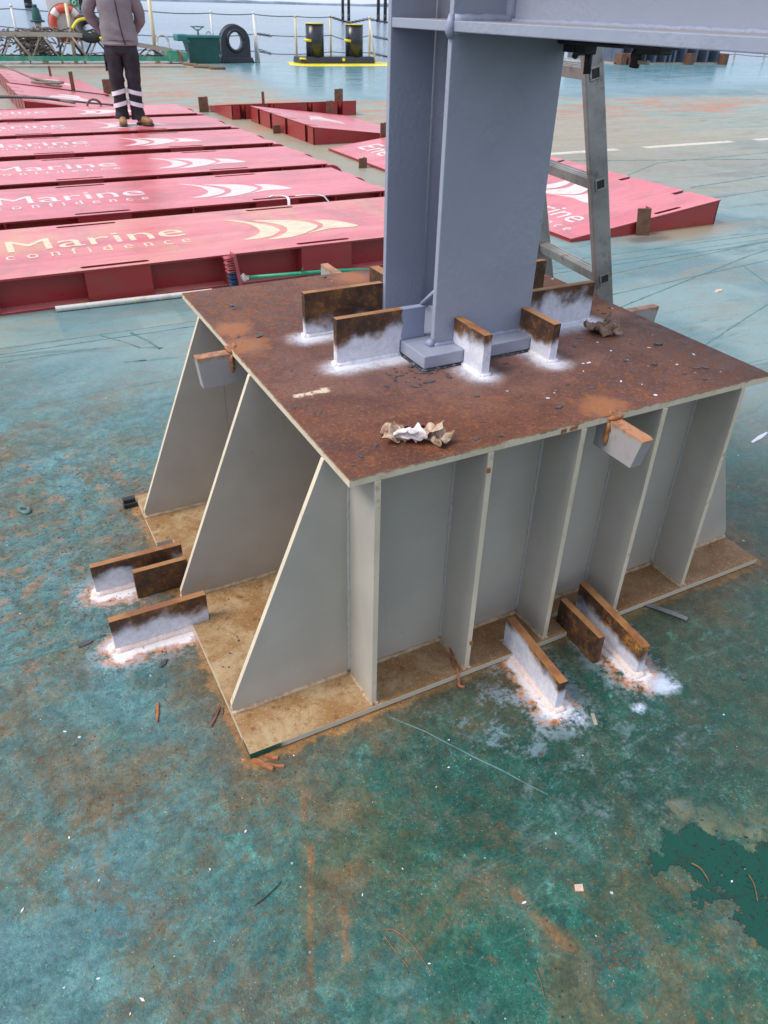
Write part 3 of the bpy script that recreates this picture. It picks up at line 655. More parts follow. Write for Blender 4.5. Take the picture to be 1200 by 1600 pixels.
# weld beads
def bead(a, b, r, mat, parent, seed, name='weld_bead', step=.012):
    q = random.Random(seed); a, b = Vector(a), Vector(b); n = max(3, int((b - a).length / step)); P = []
    for k in range(n + 1): P.append(a.lerp(b, k / n) + Vector((q.uniform(-1, 1), q.uniform(-1, 1), q.uniform(-1, 1))) * r * .12)
    m_ = MB(); m_.tube(P, r, 8, 0, True, True, .13, q); return m_.build(name, mat, parent)
sd = 100
for i in range(5):
    xa = SX[i] + .0075; xb = SX[i + 1] - .0075 if i < 4 else None
    if xb: bead((xa, Y0 - .008, BT), (xb, Y0 - .008, BT), .008, 'weld_tan', PED, sd); sd += 1
    for x in (SX[i] - .0075, SX[i] + .0075):
        bead((x, .004, BT), (x, Y0 - .012, BT), .0065, 'weld_tan', PED, sd); sd += 1
        bead((x, Y0 - .0075, BT + .01), (x, Y0 - .0075, TZ0), .0055, 'weld_grey', PED, sd); sd += 1
for y in (Y0, .65, Y1):
    for dy in (-.0075, .0075):
        bead((0, y + dy, BT), ((X0 - .01) if y + dy < Y0 else XL - .01, y + dy, BT), .008, 'weld_tan', PED, sd); sd += 1
    bead((X1 + .01, y - .0075, BT), (1.80, y - .0075, BT), .008, 'weld_tan', PED, sd); sd += 1

# lifting plates that stick out through the top plate
def pedlug(poly, ax, a, b):
    m_ = MB(); m_.prism(poly, ax, a, b, 0, 1); return m_.build('lifting_plate', ['liftplate', 'liftplate'], PED, bevel=.002)
MT['liftplate'] = lug_mat('sprayed_lifting_plate', 3, .72, -9, None, .1)
MT['liftplate'] = ped_paint('grey_lifting_plate', (.36, .33, .33), .25, False, True)
MT['lifttop'] = weld_mat('orange_rust_edge', (.46, .20, .09), (.30, .12, .06), 40)
pedlug([(.176, .716), (.33, .716), (.33, .622), (.186, .622)], 'y', .800, .835)
pedlug([(-.105, .712), (-.095, .716), (.05, .716), (.05, .63), (-.085, .63)], 'x', .985, 1.020)
pedlug([(1.50, .716), (1.728, .716), (1.712, .625), (1.50, .625)], 'y', .600, .630)
pedlug([(1.28, .716), (1.52, .716), (1.52, .63), (1.28, .63)], 'x', .865, .895)
def lump(pts, seed):
    q = random.Random(seed); m_ = MB(); P = [Vector(pts[0]).lerp(Vector(pts[1]), k / 7) + Vector((q.uniform(-1, 1), q.uniform(-1, 1), q.uniform(-.6, .3))) * .0025 for k in range(8)]
    m_.tube(P, [.003, .006, .007, .0065, .007, .006, .006, .003], 8, 0, True, True, .2, q); m_.build('weld_bead', 'weld_rust', PED)
for k, (a, b) in enumerate((((.276, .796, .722), (.276, .842, .720)), ((.285, .80, .729), (.30, .835, .728)), ((.277, .798, .715), (.277, .798, .66)), ((.981, .009, .722), (1.026, .009, .720)), ((.99, .022, .729), (1.02, .026, .728)), ((.983, .009, .712), (.983, .009, .65)),
                            ((.86, 1.343, .722), (.90, 1.343, .722)), ((1.569, .596, .722), (1.569, .634, .722)))): lump((a, b), 300 + k)
for (x, z) in ((.63, .66), (.64, .11)):
    m = MB(); m.box(x - .003, x + .005, .0045, .009, z, z + .012); m.build('rust_spot_chip', 'weld_rust', PED)
m = MB(); m.box(.835, .852, .0105, .012, .713, .724); m.box(.862, .885, .0105, .012, .714, .725); m.build('rust_spot_chip', 'weld_rust', PED, bevel=.001)

# ------------------------------------------------------------------ column and beam
FX0, FX1, FY0, FY1 = .7595, 1.0818, .489, .798
COLM = thing('steel_column', 'tall blue-grey painted steel column with a beam running off its top', 'steel column', (.92, .645, H))
def plate_in_z(name, x0, x1, y0, y1, z0, z1, bev=.002, mat='col'):
    m_ = MB(); m_.box(x0, x1, y0, y1, z0, z1); return m_.build(name, mat, COLM, bevel=bev)
CB = H + .042
plate_in_z('column_foot', .698, 1.143, .430, .857, H + .006, CB, .003)
plate_in_z('sealant', .700, 1.141, .432, .855, H, H + .0058, .0005, 'grime')
zt = 3.2
plate_in_z('column_flange', FX0, FX1, FY0, FY0 + .017, CB, zt)
plate_in_z('column_flange', FX0, FX1, FY1 - .017, FY1, CB, zt)
m = MB(); r_ = .026; xw0, xw1 = .914, .927; ya, yb = FY0 + .017, FY1 - .017; poly = []
def arc(cx, cy, a0, a1):
    return [(cx + r_ * math.cos(R(a0 + (a1 - a0) * i / 6)), cy + r_ * math.sin(R(a0 + (a1 - a0) * i / 6))) for i in range(7)]
poly = [(xw0 - r_, ya - .001)] + arc(xw0 - r_, ya + r_, -90, 0)[0:0]
poly = arc(xw1 + r_, ya + r_, 270, 180) + arc(xw1 + r_, yb - r_, 180, 90) + arc(xw0 - r_, yb - r_, 90, 0) + arc(xw0 - r_, ya + r_, 0, -90)
m.prism(poly, 'z', CB, zt)
o = m.build('column_web', 'col', COLM)
for pg in o.data.polygons: pg.use_smooth = len(pg.vertices) == 4
BZ0, BZ1 = 1.5035, 1.5245
plate_in_z('beam_flange', FX0, FX1, -2.2, FY0, BZ0, BZ1, .002)
plate_in_z('stiffener', FX0 + .002, xw0, ya, yb, BZ0, BZ1, .002)
plate_in_z('stiffener', xw1, FX1 - .002, ya, yb, BZ0, BZ1, .002)
plate_in_z('stiffener', FX0 + .002, xw0, ya, yb, 1.80, 1.82, .002)
plate_in_z('beam_flange', FX0, FX1, -2.2, FY0, 1.80, 1.821, .002)
m = MB(); m.prism([(BZ1 * 0 + FY0, BZ1), (FY0, 1.80), (-2.2, 1.80), (-2.2, BZ1)], 'x', xw0, xw1); m.build('beam_web', 'col', COLM)
for i, (a, b, r) in enumerate((((FX0, FY0 - .001, CB), (FX1, FY0 - .001, CB), .008), ((xw0 - .002, -2.2, BZ1), (xw0 - .002, FY0, BZ1), .0065),
                           ((FX0, ya, CB), (xw0, ya, CB), .008), ((FX0 + .005, yb, CB), (xw0, yb, CB), .009), ((xw0, ya, CB), (xw0, yb, CB), .009), ((FX0 + .003, FY0 - .001, BZ0), (FX1, FY0 - .001, BZ0), .006),
                           ((FX0 + .004, FY0 - .002, BZ1), (xw0, FY0 - .002, BZ1), .013), ((xw0, FY0, BZ1), (xw0, FY0, 1.8), .016))):
    bead(a, b, r, 'weld_blue', COLM, 900 + i, step=.015)
m = MB(); m.tube([(FX0, FY0 + .008, CB + .008), (FX0 - .016, FY0 + .004, CB + .003)], [.013, .011], 12); m.build('weld_end', 'weld_blue', COLM)
m = MB(); m.tube([(FX0 + .001, FY0 + .006, BZ0 - .012), (FX0 - .003, FY0 + .005, BZ0), (FX0 - .004, FY0 + .005, BZ0 + .012), (FX0 - .001, FY0 + .006, BZ1 + .012)], [.007, .012, .013, .007], 12, 0, True, True, .15, rnd); m.build('weld_end', 'weld_blue', COLM)
bead((.70, .429, H + .001), (1.06, .429, H + .001), .0045, 'grime', COLM, 950, 'sealant_bead', .008)
bead((.697, .430, H + .001), (.697, .55, H + .001), .0045, 'grime', COLM, 951, 'sealant_bead', .008)
m = MB(); m.tube([(.764, .497, .925), (.768, .578, .862)], .0055, 6); m.v = [(x, y, z) for x, y, z in m.v]; m.build('tack_strap', 'weld_blue', COLM)

# ------------------------------------------------------------------ stopper plates on the top plate
def lug(name, label, L, t, h, loc, rz, mat, notch=None, cat='stopper plate', group=None, welds=(), weldmat='weld_pink', wr=.008):
    """flat bar: x 0..L along the bar, y 0..t, z 0..h"""
    o_ = thing(name, label, cat, loc, rz, group)
    poly = [(0, 0), (L, 0), (L, h), (0, h)] if notch is None else [(0, 0), (notch, 0), (notch, .0425), (L, .0425), (L, h), (0, h)]
    m_ = MB(); m_.prism(poly, 'y', 0, t); local(o_, 'plate', m_, mat, .0018)
    Lw = L if notch is None else notch
    q = random.Random(int(loc[0] * 1000) + int(loc[1] * 77))
    for k in welds:
        if k in ('f', 'b'):
            y = 0 if k == 'f' else t; a, b = Vector((0, y, 0)), Vector((Lw, y, 0))
        else:
            a, b = (Vector((0, -.002, 0)), Vector((0, t + .002, 0))) if k == 's' else (Vector((Lw, 0, 0)), Vector((Lw, t, 0)))
        n = max(3, int((b - a).length / .012)); P = [a.lerp(b, i / n) + Vector((q.uniform(-1, 1), q.uniform(-1, 1), 0)) * .0012 for i in range(n + 1)]
        m_ = MB(); m_.tube(P, wr, 8, 0, True, True, .12, q); local(o_, 'weld_bead', m_, weldmat)
    return o_
MT['lugA'] = lug_mat('lug_rust_spray_a', 1.3, .045); MT['lugB'] = lug_mat('lug_rust_spray_b', 4.1, .072, -1, .222)
MT['lugC'] = lug_mat('lug_rust_spray_c', 7.7, .082, -1, None, .7); MT['lugD'] = lug_mat('lug_rust_spray_d', 9.4, .062)
MT['lugE'] = lug_mat('lug_rust_spray_e', 12.2, .085, -1, None, .15); MT['lugF'] = lug_mat('lug_rust_plain', 15.2, -.3, -1, None, .5)
MT['lugG'] = lug_mat('lug_deck_a', 21.2, .068, -1, None, .3); MT['lugH'] = lug_mat('lug_deck_b', 24.9, .060, -1, None, .3); MT['lugI'] = lug_mat('lug_rust_dark', 31, -.3, -1, None, .2)
MT['lugJ'] = lug_mat('lug_deck_c', 35.2, .086, -1, None, .7); MT['lugK'] = lug_mat('lug_deck_d', 39.2, .055, -1, None, 1.0)
GT = 'rusty stopper plates welded round the column foot'
MT['weld_white'] = weld_mat('white_sprayed_weld', (.76, .75, .80), (.68, .64, .66))
lug('stopper_plate', 'rear left rusty plate left of the column with one white sprayed patch low down', .255, .022, .130, (.505, .795, H), 0, 'lugA', .19, group=GT, welds='fs', weldmat='weld_white')
lug('stopper_plate', 'front left rusty plate with broad white spray and a blue-grey painted end', .272, .022, .130, (.501, .563, H), 0, 'lugB', .195, group=GT, welds='fs', weldmat='weld_white')
lug('stopper_plate', 'orange topped plate sprayed white standing before the middle of the column', .150, .025, .114, (.847, .338, H), R(90), 'lugC', .090, group=GT, welds='bs', weldmat='weld_white')
lug('stopper_plate', 'brown plate sprayed white at the right front corner of the column foot', .150, .025, .110, (1.073, .338, H), R(90), 'lugD', .090, group=GT, welds='bs', weldmat='weld_white')
o = lug('stopper_plate', 'wide rusty plate right of the column half covered in white spray, rag beside it', .30, .022, .122, (1.383, .585, H), R(180), 'lugE', .238, group=GT, welds='bs', weldmat='weld_white')
lug('stopper_plate', 'small dark brown plate behind the right side of the column by the ladder', .29, .022, .130, (1.372, .817, H), R(180), 'lugF', .227, group=GT)
lug('stopper_plate', 'orange brown plate end showing behind the left side of the column', .16, .033, .114, (.822, 1.012, H), R(-90), 'lugF', .153, group=GT)

# lugs welded to the deck
GD = 'rusty stopper plates welded to the deck against the pedestal'
lug('stopper_plate', 'front plate of the three on the left, white sprayed side and pink primed weld', .275, .023, .112, (-.222, .523, 0), 0, 'lugG', None, group=GD, welds='fs', wr=.012)
lug('stopper_plate', 'bare dark rust plate in the middle of the three on the left', .165, .020, .102, (-.115, .727, 0), 0, 'lugI', None, group=GD)
lug('stopper_plate', 'rear plate of the three on the left with white sprayed side on orange patch', .280, .022, .108, (-.227, .801, 0), 0, 'lugH', None, group=GD, welds='fs', wr=.012)
lug('stopper_plate', 'long plate on the deck heavily sprayed white, left of the three on the right', .270, .026, .104, (.799, -.213, 0), R(85.5), 'lugJ', None, group=GD, welds='bs', wr=.012)
lug('stopper_plate', 'bare dark brown plate in the middle of the three on the right', .182, .022, .100, (1.005, -.123, 0), R(88), 'lugI', None, group=GD)
lug('stopper_plate', 'ochre rust plate with a low strip of white spray, rightmost deck plate', .295, .026, .110, (1.084, -.213, 0), R(85.5), 'lugK', None, group=GD, welds='bs', wr=.012)

# ------------------------------------------------------------------ clamps under the beam
o = thing('beam_clamp', 'black steel clamp hanging under the beam beside the ladder', 'clamp', (1.08, .40, 1.50))
m = MB(); m.box(-.03, .035, -.14, .085, -.018, .002); m.box(-.02, .03, -.20, -.13, -.012, .002); local(o, 'jaw', m, 'dark', .004)
m = MB(); m.box(-.018, .02, .035, .075, -.034, -.014); m.box(-.02, .015, -.01, .03, -.036, -.014); m.tube([(0, .04, -.03), (0, .05, -.045)], .008, 8); local(o, 'bolt_block', m, 'dark', .003)
m = MB(); m.tube([(.0, .0, -.02), (0, -.004, -.075)], .009, 8); m.tube([(-.015, .02, -.03), (.015, .02, -.03)], .009, 8); local(o, 'screw', m, 'dark')
o = thing('beam_clamp', 'smaller black clamp with hanging screw under the beam right of the ladder', 'clamp', (1.08, .24, 1.50))
m = MB(); m.box(-.03, .03, -.09, .07, -.016, .002); m.box(-.02, .02, -.08, -.01, -.026, -.012); local(o, 'jaw', m, 'dark', .004)
m = MB(); m.tube([(.0, .0, -.01), (0, .006, -.052)], .011, 8); m.tube([(-.01, .0, -.03), (.012, .0, -.03)], .012, 8); local(o, 'screw', m, 'dark')
m = MB(); m.box(-.006, .006, -.035, -.008, -.045, -.037); local(o, 'lock_nut', m, 'greyrail', .002)

# ------------------------------------------------------------------ ladder
LAD = thing('aluminium_ladder', 'scuffed aluminium ladder leaning behind the column on the far side of the pedestal', 'ladder', (1.829, .748, 0))
Cc = Vector((-.2808, -1.1895, 1.55)); P0 = Cc + (Vector((1.232, .542, 1.415)) - Cc) * 1.15
nv = Vector((.143, .990, 0)).normalized(); hv = Vector((-nv.y, nv.x, 0)); lean = math.asin(.2588)
uv = (Vector((0, 0, 1)) * math.cos(lean) + hv * math.sin(lean)).normalized(); dv = uv.cross(nv).normalized()   # dv: normal of the ladder's plane
def obox(mb_, c, ax, ay, az, sx, sy, sz, mi=0):
    vs_ = [c + ax * (sx * i) + ay * (sy * j) + az * (sz * k) for k in (-.5, .5) for j in (-.5, .5) for i in (-.5, .5)]
    mb_.addm(vs_, [(0, 2, 3, 1), (4, 5, 7, 6), (0, 1, 5, 4), (2, 6, 7, 3), (0, 4, 6, 2), (1, 3, 7, 5)], mi)
sp_ = .322; t0 = -P0.z / uv.z; WL = .455
for s_ in (0, 1):
    c0 = P0 + nv * (.0125 + s_ * (WL - .025)) + uv * t0; c1 = P0 + nv * (.0125 + s_ * (WL - .025)) + uv * 1.35
    m = MB(); obox(m, (c0 + c1) / 2, nv, dv, uv, .025, .066, (c1 - c0).length); st_o = m.build('stile', 'alu', LAD, bevel=.004)
    m = MB(); obox(m, c0 + uv * .02, nv, dv, uv, .032, .075, .04); m.build('rubber_foot', 'dark', LAD, bevel=.004)
for k in range(-4, 5):
    c0 = P0 + uv * (sp_ * k)
    m = MB(); obox(m, c0 + nv * (WL / 2), nv, dv, uv, WL - .05, .036, .034)
    obox(m, c0 + nv * (WL / 2) + uv * .018, nv, dv, uv, WL - .05, .006, .003); obox(m, c0 + nv * (WL / 2) + uv * .018 + dv * .012, nv, dv, uv, WL - .05, .004, .003); obox(m, c0 + nv * (WL / 2) + uv * .018 - dv * .012, nv, dv, uv, WL - .05, .004, .003)
    rg = m.build('rung', 'alu', LAD, bevel=.002)
    m = MB()
    for sx_, sz_, ox, oz in ((.036, .006, 0, .0155), (.036, .006, 0, -.0155), (.006, .026, .0155, 0), (.006, .026, -.0155, 0)):
        obox(m, c0 + dv * ox + uv * oz - nv * .0015, nv, dv, uv, .005, sx_, sz_)
    m.build('rung_rim', 'alu', LAD, bevel=.002)
    m = MB(); obox(m, c0 - nv * .0003, nv, dv, uv, .002, .027, .027); m.build('rung_hole_shade', 'dark', LAD)  # added dark panel standing for the shade inside the open rung end

# ------------------------------------------------------------------ red hatch panels in rows
def crescents():
    A = [(1.328, .896), (1.423, .846), (1.511, .737), (1.594, .621), (1.621, .45), (1.514, .331), (1.4, .29), (1.287, .298), (1.372, .35), (1.454, .426), (1.49, .53), (1.477, .696), (1.41, .806)]
    B = [(1.511, .793), (1.694, .747), (1.848, .656), (1.919, .516), (1.897, .432), (1.762, .314), (1.606, .243), (1.444, .242), (1.552, .3), (1.657, .409), (1.688, .555), (1.62, .693)]
    C_ = [(1.942, .652), (2.07, .595), (2.155, .475), (2.195, .359), (2.097, .35), (1.966, .36), (1.722, .28), (1.856, .353), (1.953, .447), (1.968, .551)]
    out = []
    for L in (A, B, C_):
        n = len(L); tips = {0, {13: 7, 12: 7, 10: 6}[n]}; P = []
        for i in range(n):
            p0, p1, p2, p3 = [Vector(L[(i + k) % n]) for k in (-1, 0, 1, 2)]
            if i in tips: p0 = p1
            if (i + 1) % n in tips: p3 = p2
            for k in range(4):
                t = k / 4; P.append(tuple(.5 * ((2 * p1) + (p2 - p0) * t + (2 * p0 - 5 * p1 + 4 * p2 - p3) * t * t + (3 * p1 - p0 - 3 * p2 + p3) * t ** 3)))
        out.append(P)
    return out
CRES = crescents()
def lettering(parent, s, x0, x1, y0, cap, fn, mat, name, space=1.0, ref='M'):
    """text laid from x0 to x1 on the local line y0, capital height cap, mapped by fn(u, v) -> point"""
    me, a, b, c_, d_ = text_mesh(s, space)
    me2, _, _, _, capd = text_mesh(ref); bpy.data.meshes.remove(me2)
    raw = [v.co.x for v in me.vertices]
    for v in me.vertices:
        u = x0 + (v.co.x - a) / (b - a) * (x1 - x0); w = y0 + v.co.y / capd * cap; v.co = Vector(fn(u, w, .0004 + (.0016 if v.co.z > 0 else 0)))
    n_ = len(me.vertices); par = list(range(n_))
    def fd(a):
        while par[a] != a: par[a] = par[par[a]]; a = par[a]
        return a
    for e in me.edges: par[fd(e.vertices[0])] = fd(e.vertices[1])
    base_u = [v for v in raw]; isl = {}
    for k in range(n_): isl.setdefault(fd(k), []).append(k)
    spans = sorted([(min(base_u[k] for k in L), max(base_u[k] for k in L), L) for L in isl.values()])
    grp = []
    for a_, b_, L in spans:
        if grp and a_ < grp[-1][1] - .2 * (b_ - a_): grp[-1][1] = max(b_, grp[-1][1]); grp[-1][2] += L
        else: grp.append([a_, b_, list(L)])
    fcs = [tuple(p.vertices) for p in me.polygons]; co = [v.co.copy() for v in me.vertices]
    for a_, b_, L in grp:
        ix = {v: k for k, v in enumerate(L)}
        m2 = bpy.data.meshes.new('letter'); m2.from_pydata([co[v] for v in L], [], [[ix[v] for v in f] for f in fcs if f[0] in ix]); m2.materials.append(MT[mat])
        link(bpy.data.objects.new('letter', m2), parent)
    bpy.data.meshes.remove(me)
def row_panel(loc, label, mat, mark, bshift, tshift):
    P = thing('ramp_panel', label, 'steel panel', loc, 0, 'red steel panels laid side by side in rows')
    x0, x1, wd, hh = -1.9, 2.98, 1.18, .205
    bl = [(-1.25 + bshift, -.87 + bshift), (.40 + bshift, .79 + bshift), (1.79 + bshift, 2.16 + bshift)]
    holes = [slot(a - .01, b + .01, .042, .085) for a, b in bl] + [slot(a - .01, b + .01, wd - .085, wd - .042) for a, b in bl]
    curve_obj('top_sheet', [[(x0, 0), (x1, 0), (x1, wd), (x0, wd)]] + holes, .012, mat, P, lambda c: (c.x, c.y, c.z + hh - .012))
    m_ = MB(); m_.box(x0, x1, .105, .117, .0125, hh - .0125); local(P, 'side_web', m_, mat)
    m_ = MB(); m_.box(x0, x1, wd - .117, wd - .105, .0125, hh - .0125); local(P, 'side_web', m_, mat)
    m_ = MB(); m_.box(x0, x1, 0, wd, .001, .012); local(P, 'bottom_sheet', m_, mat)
    m_ = MB(); m_.box(x1 - .06, x1 - .048, .117, wd - .117, .0125, hh - .0125); local(P, 'end_web', m_, mat)
    for a, b in bl:
        for y0, y1, yw in ((.004, .022, 0), (wd - .022, wd - .004, 1)):
            m_ = MB(); m_.box(a, b, y0, y1, .0125, hh - .0125)
            m_.box(a, a + .012, min(y1, .105) if not yw else wd - .105, .105 if not yw else y0, .0125, hh - .0125)
            m_.box(b - .012, b, min(y1, .105) if not yw else wd - .105, .105 if not yw else y0, .0125, hh - .0125); local(P, 'lifting_pocket', m_, mat)
    for x in (-1.65, -.65 + bshift * .5, -.1 + bshift, 1.27 + bshift, 2.5 + bshift * .5, 2.93):
        for y0, y1 in ((.002, .105), (wd - .105, wd - .002)):
            m_ = MB(); m_.box(x - .006, x + .006, y0, y1, .0125, hh - .0125); local(P, 'rib', m_, mat)
    for y0 in (.015, .72):
        q = [(x1 - .02, .02)] + [(x1 + .19, .02)] + [(x1 + .05 + .14 * math.cos(R(a)), .06 + .13 * math.sin(R(a))) for a in (0, 20, 40, 60, 75, 90)] + [(x1 - .02, .19)]
        m_ = MB(); m_.prism(q, 'y', y0, y0 + .30); local(P, 'end_lug', m_, mat, .006)
    fn = lambda u, w, z: (u, w, hh + z)
    lettering(P, 'Marine', -.105 + tshift, 1.03 + tshift, .565, .27, fn, mark, 'lettering')
    lettering(P, 'Ene', -.74 + tshift, -.20 + tshift, .565, .27, fn, mark, 'lettering')
    lettering(P, 'confidence', -.13 + tshift, 1.02 + tshift, .385, .135, fn, mark, 'lettering', 1.9)
    for L in CRES: curve_obj('crescent_mark', [[(u + .05 + tshift, w) for u, w in L]], .0016, mark, P, lambda c: (c.x, c.y, c.z + hh + .0004))
    return P
row_panel((0, 3.60, 0), 'nearest red panel of the rows, sun-bleached, its white lettering yellowed', 'red_worn', 'worn_mark', -.18, -.04)
p1 = row_panel((0, 5.01, 0), 'second red panel from the front with white straps lying on its edge', 'red', 'white_mark', 0, 0)
for k, (y, sh, lab) in enumerate(((6.40, .05, 'third red panel from the front, clean white lettering'), (7.87, .02, 'fourth red panel from the front, directly before the man'),
                                  (9.32, -.02, 'fifth red panel from the front, the one the man stands on'), (10.80, -.05, 'sixth and farthest red panel of the rows, behind the man'))):
    c_ = copy_tree(p1); c_.location = (sh, y, 0); c_['label'] = lab

# wedge ramps
def ramp(label, loc, u_ax, v_ax, W_, L_, t0_, t1_, cuts, mat='red', marks=None, hole=None):
    """wedge: u 0..W_ from the thin lip to the thick edge, v 0..L_ along; u_ax / v_ax are world directions"""
    P = thing('wedge_ramp', label, 'wedge ramp', loc, 0, 'red wedge ramps lying on the deck')
    ua, va = Vector(u_ax), Vector(v_ax); sl_ = (t1_ - t0_) / W_
    hz = lambda u: t0_ + sl_ * u
    flip = ua.cross(va).z < 0
    fn3 = lambda u, v, z: tuple(ua * u + va * v + Vector((0, 0, hz(u) + z)))
    out = [(0, 0), (W_, 0)]
    for c_ in cuts: out += [(W_, c_ - .03), (W_ - .16, c_ - .03), (W_ - .16, c_ + .03), (W_, c_ + .03)]
    out += [(W_, L_), (0, L_)]
    loops = [out] + ([hole] if hole else [])
    me = curve_mesh(loops, .012, lambda c: fn3(c.x, c.y, c.z - .012), 'top_sheet')
    if flip: me.flip_normals()
    me.materials.clear(); me.materials.append(MT[mat]); link(bpy.data.objects.new('top_sheet', me), P)
    def wall(name, pts, inner):    # vertical wall following pts in (u, v), thickness by offset
        m_ = MB()
        for (a, b) in zip(pts[:-1], pts[1:]):
            a_, b_ = Vector(a), Vector(b); d_ = (b_ - a_).normalized(); nn = Vector((-d_.y, d_.x)) * .012 * inner
            vs_ = []
            for z in (0, 1):
                for q in (a_, b_, b_ + nn, a_ + nn):
                    vs_.append(ua * q.x + va * q.y + Vector((0, 0, .001 if z == 0 else hz(q.x) - .0125)))
            m_.addm(vs_, [(0, 1, 2, 3), (7, 6, 5, 4), (0, 4, 5, 1), (1, 5, 6, 2), (2, 6, 7, 3), (3, 7, 4, 0)])
        o_ = local(P, name, m_, mat)
        bm = bmesh.new(); bm.from_mesh(o_.data); bmesh.ops.recalc_face_normals(bm, faces=bm.faces[:]); bm.to_mesh(o_.data); bm.free()
    wall('side_wall', [(0.02, 0.004), (W_ - .004, 0.004)], 1); wall('side_wall', [(W_ - .004, L_ - .004), (0.02, L_ - .004)], 1)
    prev = .004
    for c_ in list(cuts) + [None]:
        e = L_ - .004 if c_ is None else c_ - .034
        pts = [(W_ - .004, prev), (W_ - .004, e)]
        if c_ is not None: pts = pts + [(W_ - .16, e)]
        wall('end_wall', pts, 1)
        if c_ is not None: wall('slot_wall', [(W_ - .16, c_ - .034), (W_ - .16, c_ + .034), (W_ - .004, c_ + .034)], 1)
        prev = (c_ or 0) + .034
    wall('lip', [(.004, L_ - .004), (.004, .004)], 1)
    if marks:
        for kind, s, a0, a1, w0, cap in marks:      # text runs along -v with its top towards +u
            f2 = (lambda u, w, z: fn3(w, L_ - u, z)) if not flip else (lambda u, w, z: fn3(w, u, z))
            if kind == 'text': lettering(P, s, a0, a1, w0, cap, f2, 'white_mark', 'lettering', 1.0 if cap > .2 else 1.9)
            else:
                for L in CRES:
                    lp = [(a0 + (u - 1.29) * cap, w0 + (w - .24) * cap * 1.0) for u, w in L]
                    me = curve_mesh([lp], .0016, lambda c: f2(c.x, c.y, c.z + .0004), 'crescent_mark'); me.materials.clear(); me.materials.append(MT['white_mark']); link(bpy.data.objects.new('crescent_mark', me), P)
    return P
ramp('long red wedge ramp with white lettering lying right of the column behind the ladder', (3.92, 3.60, 0), (1, 0, 0), (0, 1, 0), 1.62, 4.80, .03, .205, (.40, 1.10, 2.12, 3.2, 4.2),
     marks=[('text', 'Ene', .28, .95, .27, .30), ('text', 'Marine', 3.52, 4.47, .27, .25), ('text', 'Mar', .0, .0, .27, .27)][:2] + [('text', 'confidence', 3.50, 4.60, .10, .11), ('mark', '', 3.15, 0, .62, 1.05)], hole=slot(.93, 1.22, .045, .085))
ramp('red wedge ramp with slotted thick edge facing left, before the farthest middle ramp', (5.55, 8.87, 0), (-1, 0, 0), (0, 1, 0), 1.63, 2.5, .03, .215, (.25, .98, 1.60, 2.12),
     marks=[('mark', '', .9, 0, .7, .9)])
ramp('farthest red wedge ramp in the middle with five thick blocks in a row', (3.70, 13.3, 0), (0, -1, 0), (1, 0, 0), 1.68, 2.16, .03, .215, (.18, .66, 1.32, 1.86))
ramp('red wedge ramp at the far left just behind the rows of panels', (2.45, 12.45, 0), (-1, 0, 0), (0, 1, 0), 1.66, 3.0, .03, .26, (.5, 1.0, 1.6, 2.3),
     marks=[('mark', '', .9, 0, .45, 1.3)])
ramp('rearmost red wedge ramp at the far left with coiled rope', (2.55, 15.55, 0), (-1, 0, 0), (0, 1, 0), 1.68, 3.3, .03, .26, (.5, 1.2, 1.9, 2.6),
     marks=[('mark', '', 1.0, 0, .45, 1.3)])

# brackets that hold the ramps
GB = 'brown angle brackets standing on the deck round the red ramps'
def bracket(x, y, h, w, rz, label, lean_=0):
    o_ = thing('deck_bracket', label, 'bracket', (x, y, 0), rz, GB)
    m_ = MB(); m_.prism([(-w / 2, 0), (w / 2, 0), (w / 2, h), (-w / 2, h)], 'y', -.007, .007); m_.v = [(a + lean_ * c, b, c) for a, b, c in m_.v]; local(o_, 'upright', m_, 'bracket', .002)
    m_ = MB(); m_.box(w / 2 - .014, w / 2, .007, w * .7, 0, h); m_.v = [(a + lean_ * c, b, c) for a, b, c in m_.v]; local(o_, 'return_leg', m_, 'bracket', .002)
bracket(3.56, 12.70, .225, .16, 0, 'brown bracket at the left end of the farthest middle ramp')
bracket(4.80, 13.25, .23, .05, 0, 'narrow brown bracket behind the farthest middle ramp')
bracket(6.30, 13.3, .24, .17, 0, 'wide brown bracket behind the right end of the farthest middle ramp')
bracket(5.30, 11.45, .24, .12, 0, 'brown bracket between the farthest middle ramp and the slotted ramp')
bracket(3.84, 10.02, .105, .11, 0, 'low brown bracket at the slotted edge of the middle ramp')
bracket(4.83, 8.62, .26, .11, 0, 'left one of two brown brackets between the two middle ramps')
bracket(5.10, 8.70, .28, .10, 0, 'right one of two brown brackets between the two middle ramps, next to the column')
bracket(3.80, 7.15, .105, .10, 0, 'dark bracket at the thin lip of the long ramp left of the column')
bracket(4.64, 3.55, .215, .115, R(-20), 'brown bracket at the front edge of the long ramp right of the ladder', -.12)
bracket(1.95, 18.9, .30, .05, 0, 'thin brown bracket behind the rearmost left ramp')
bracket(1.92, 15.5, .42, .07, 0, 'brown bracket between the two far left ramps')
bracket(2.62, 16.0, .25, .17, 0, 'wide brown bracket at the right end of the far left ramps')

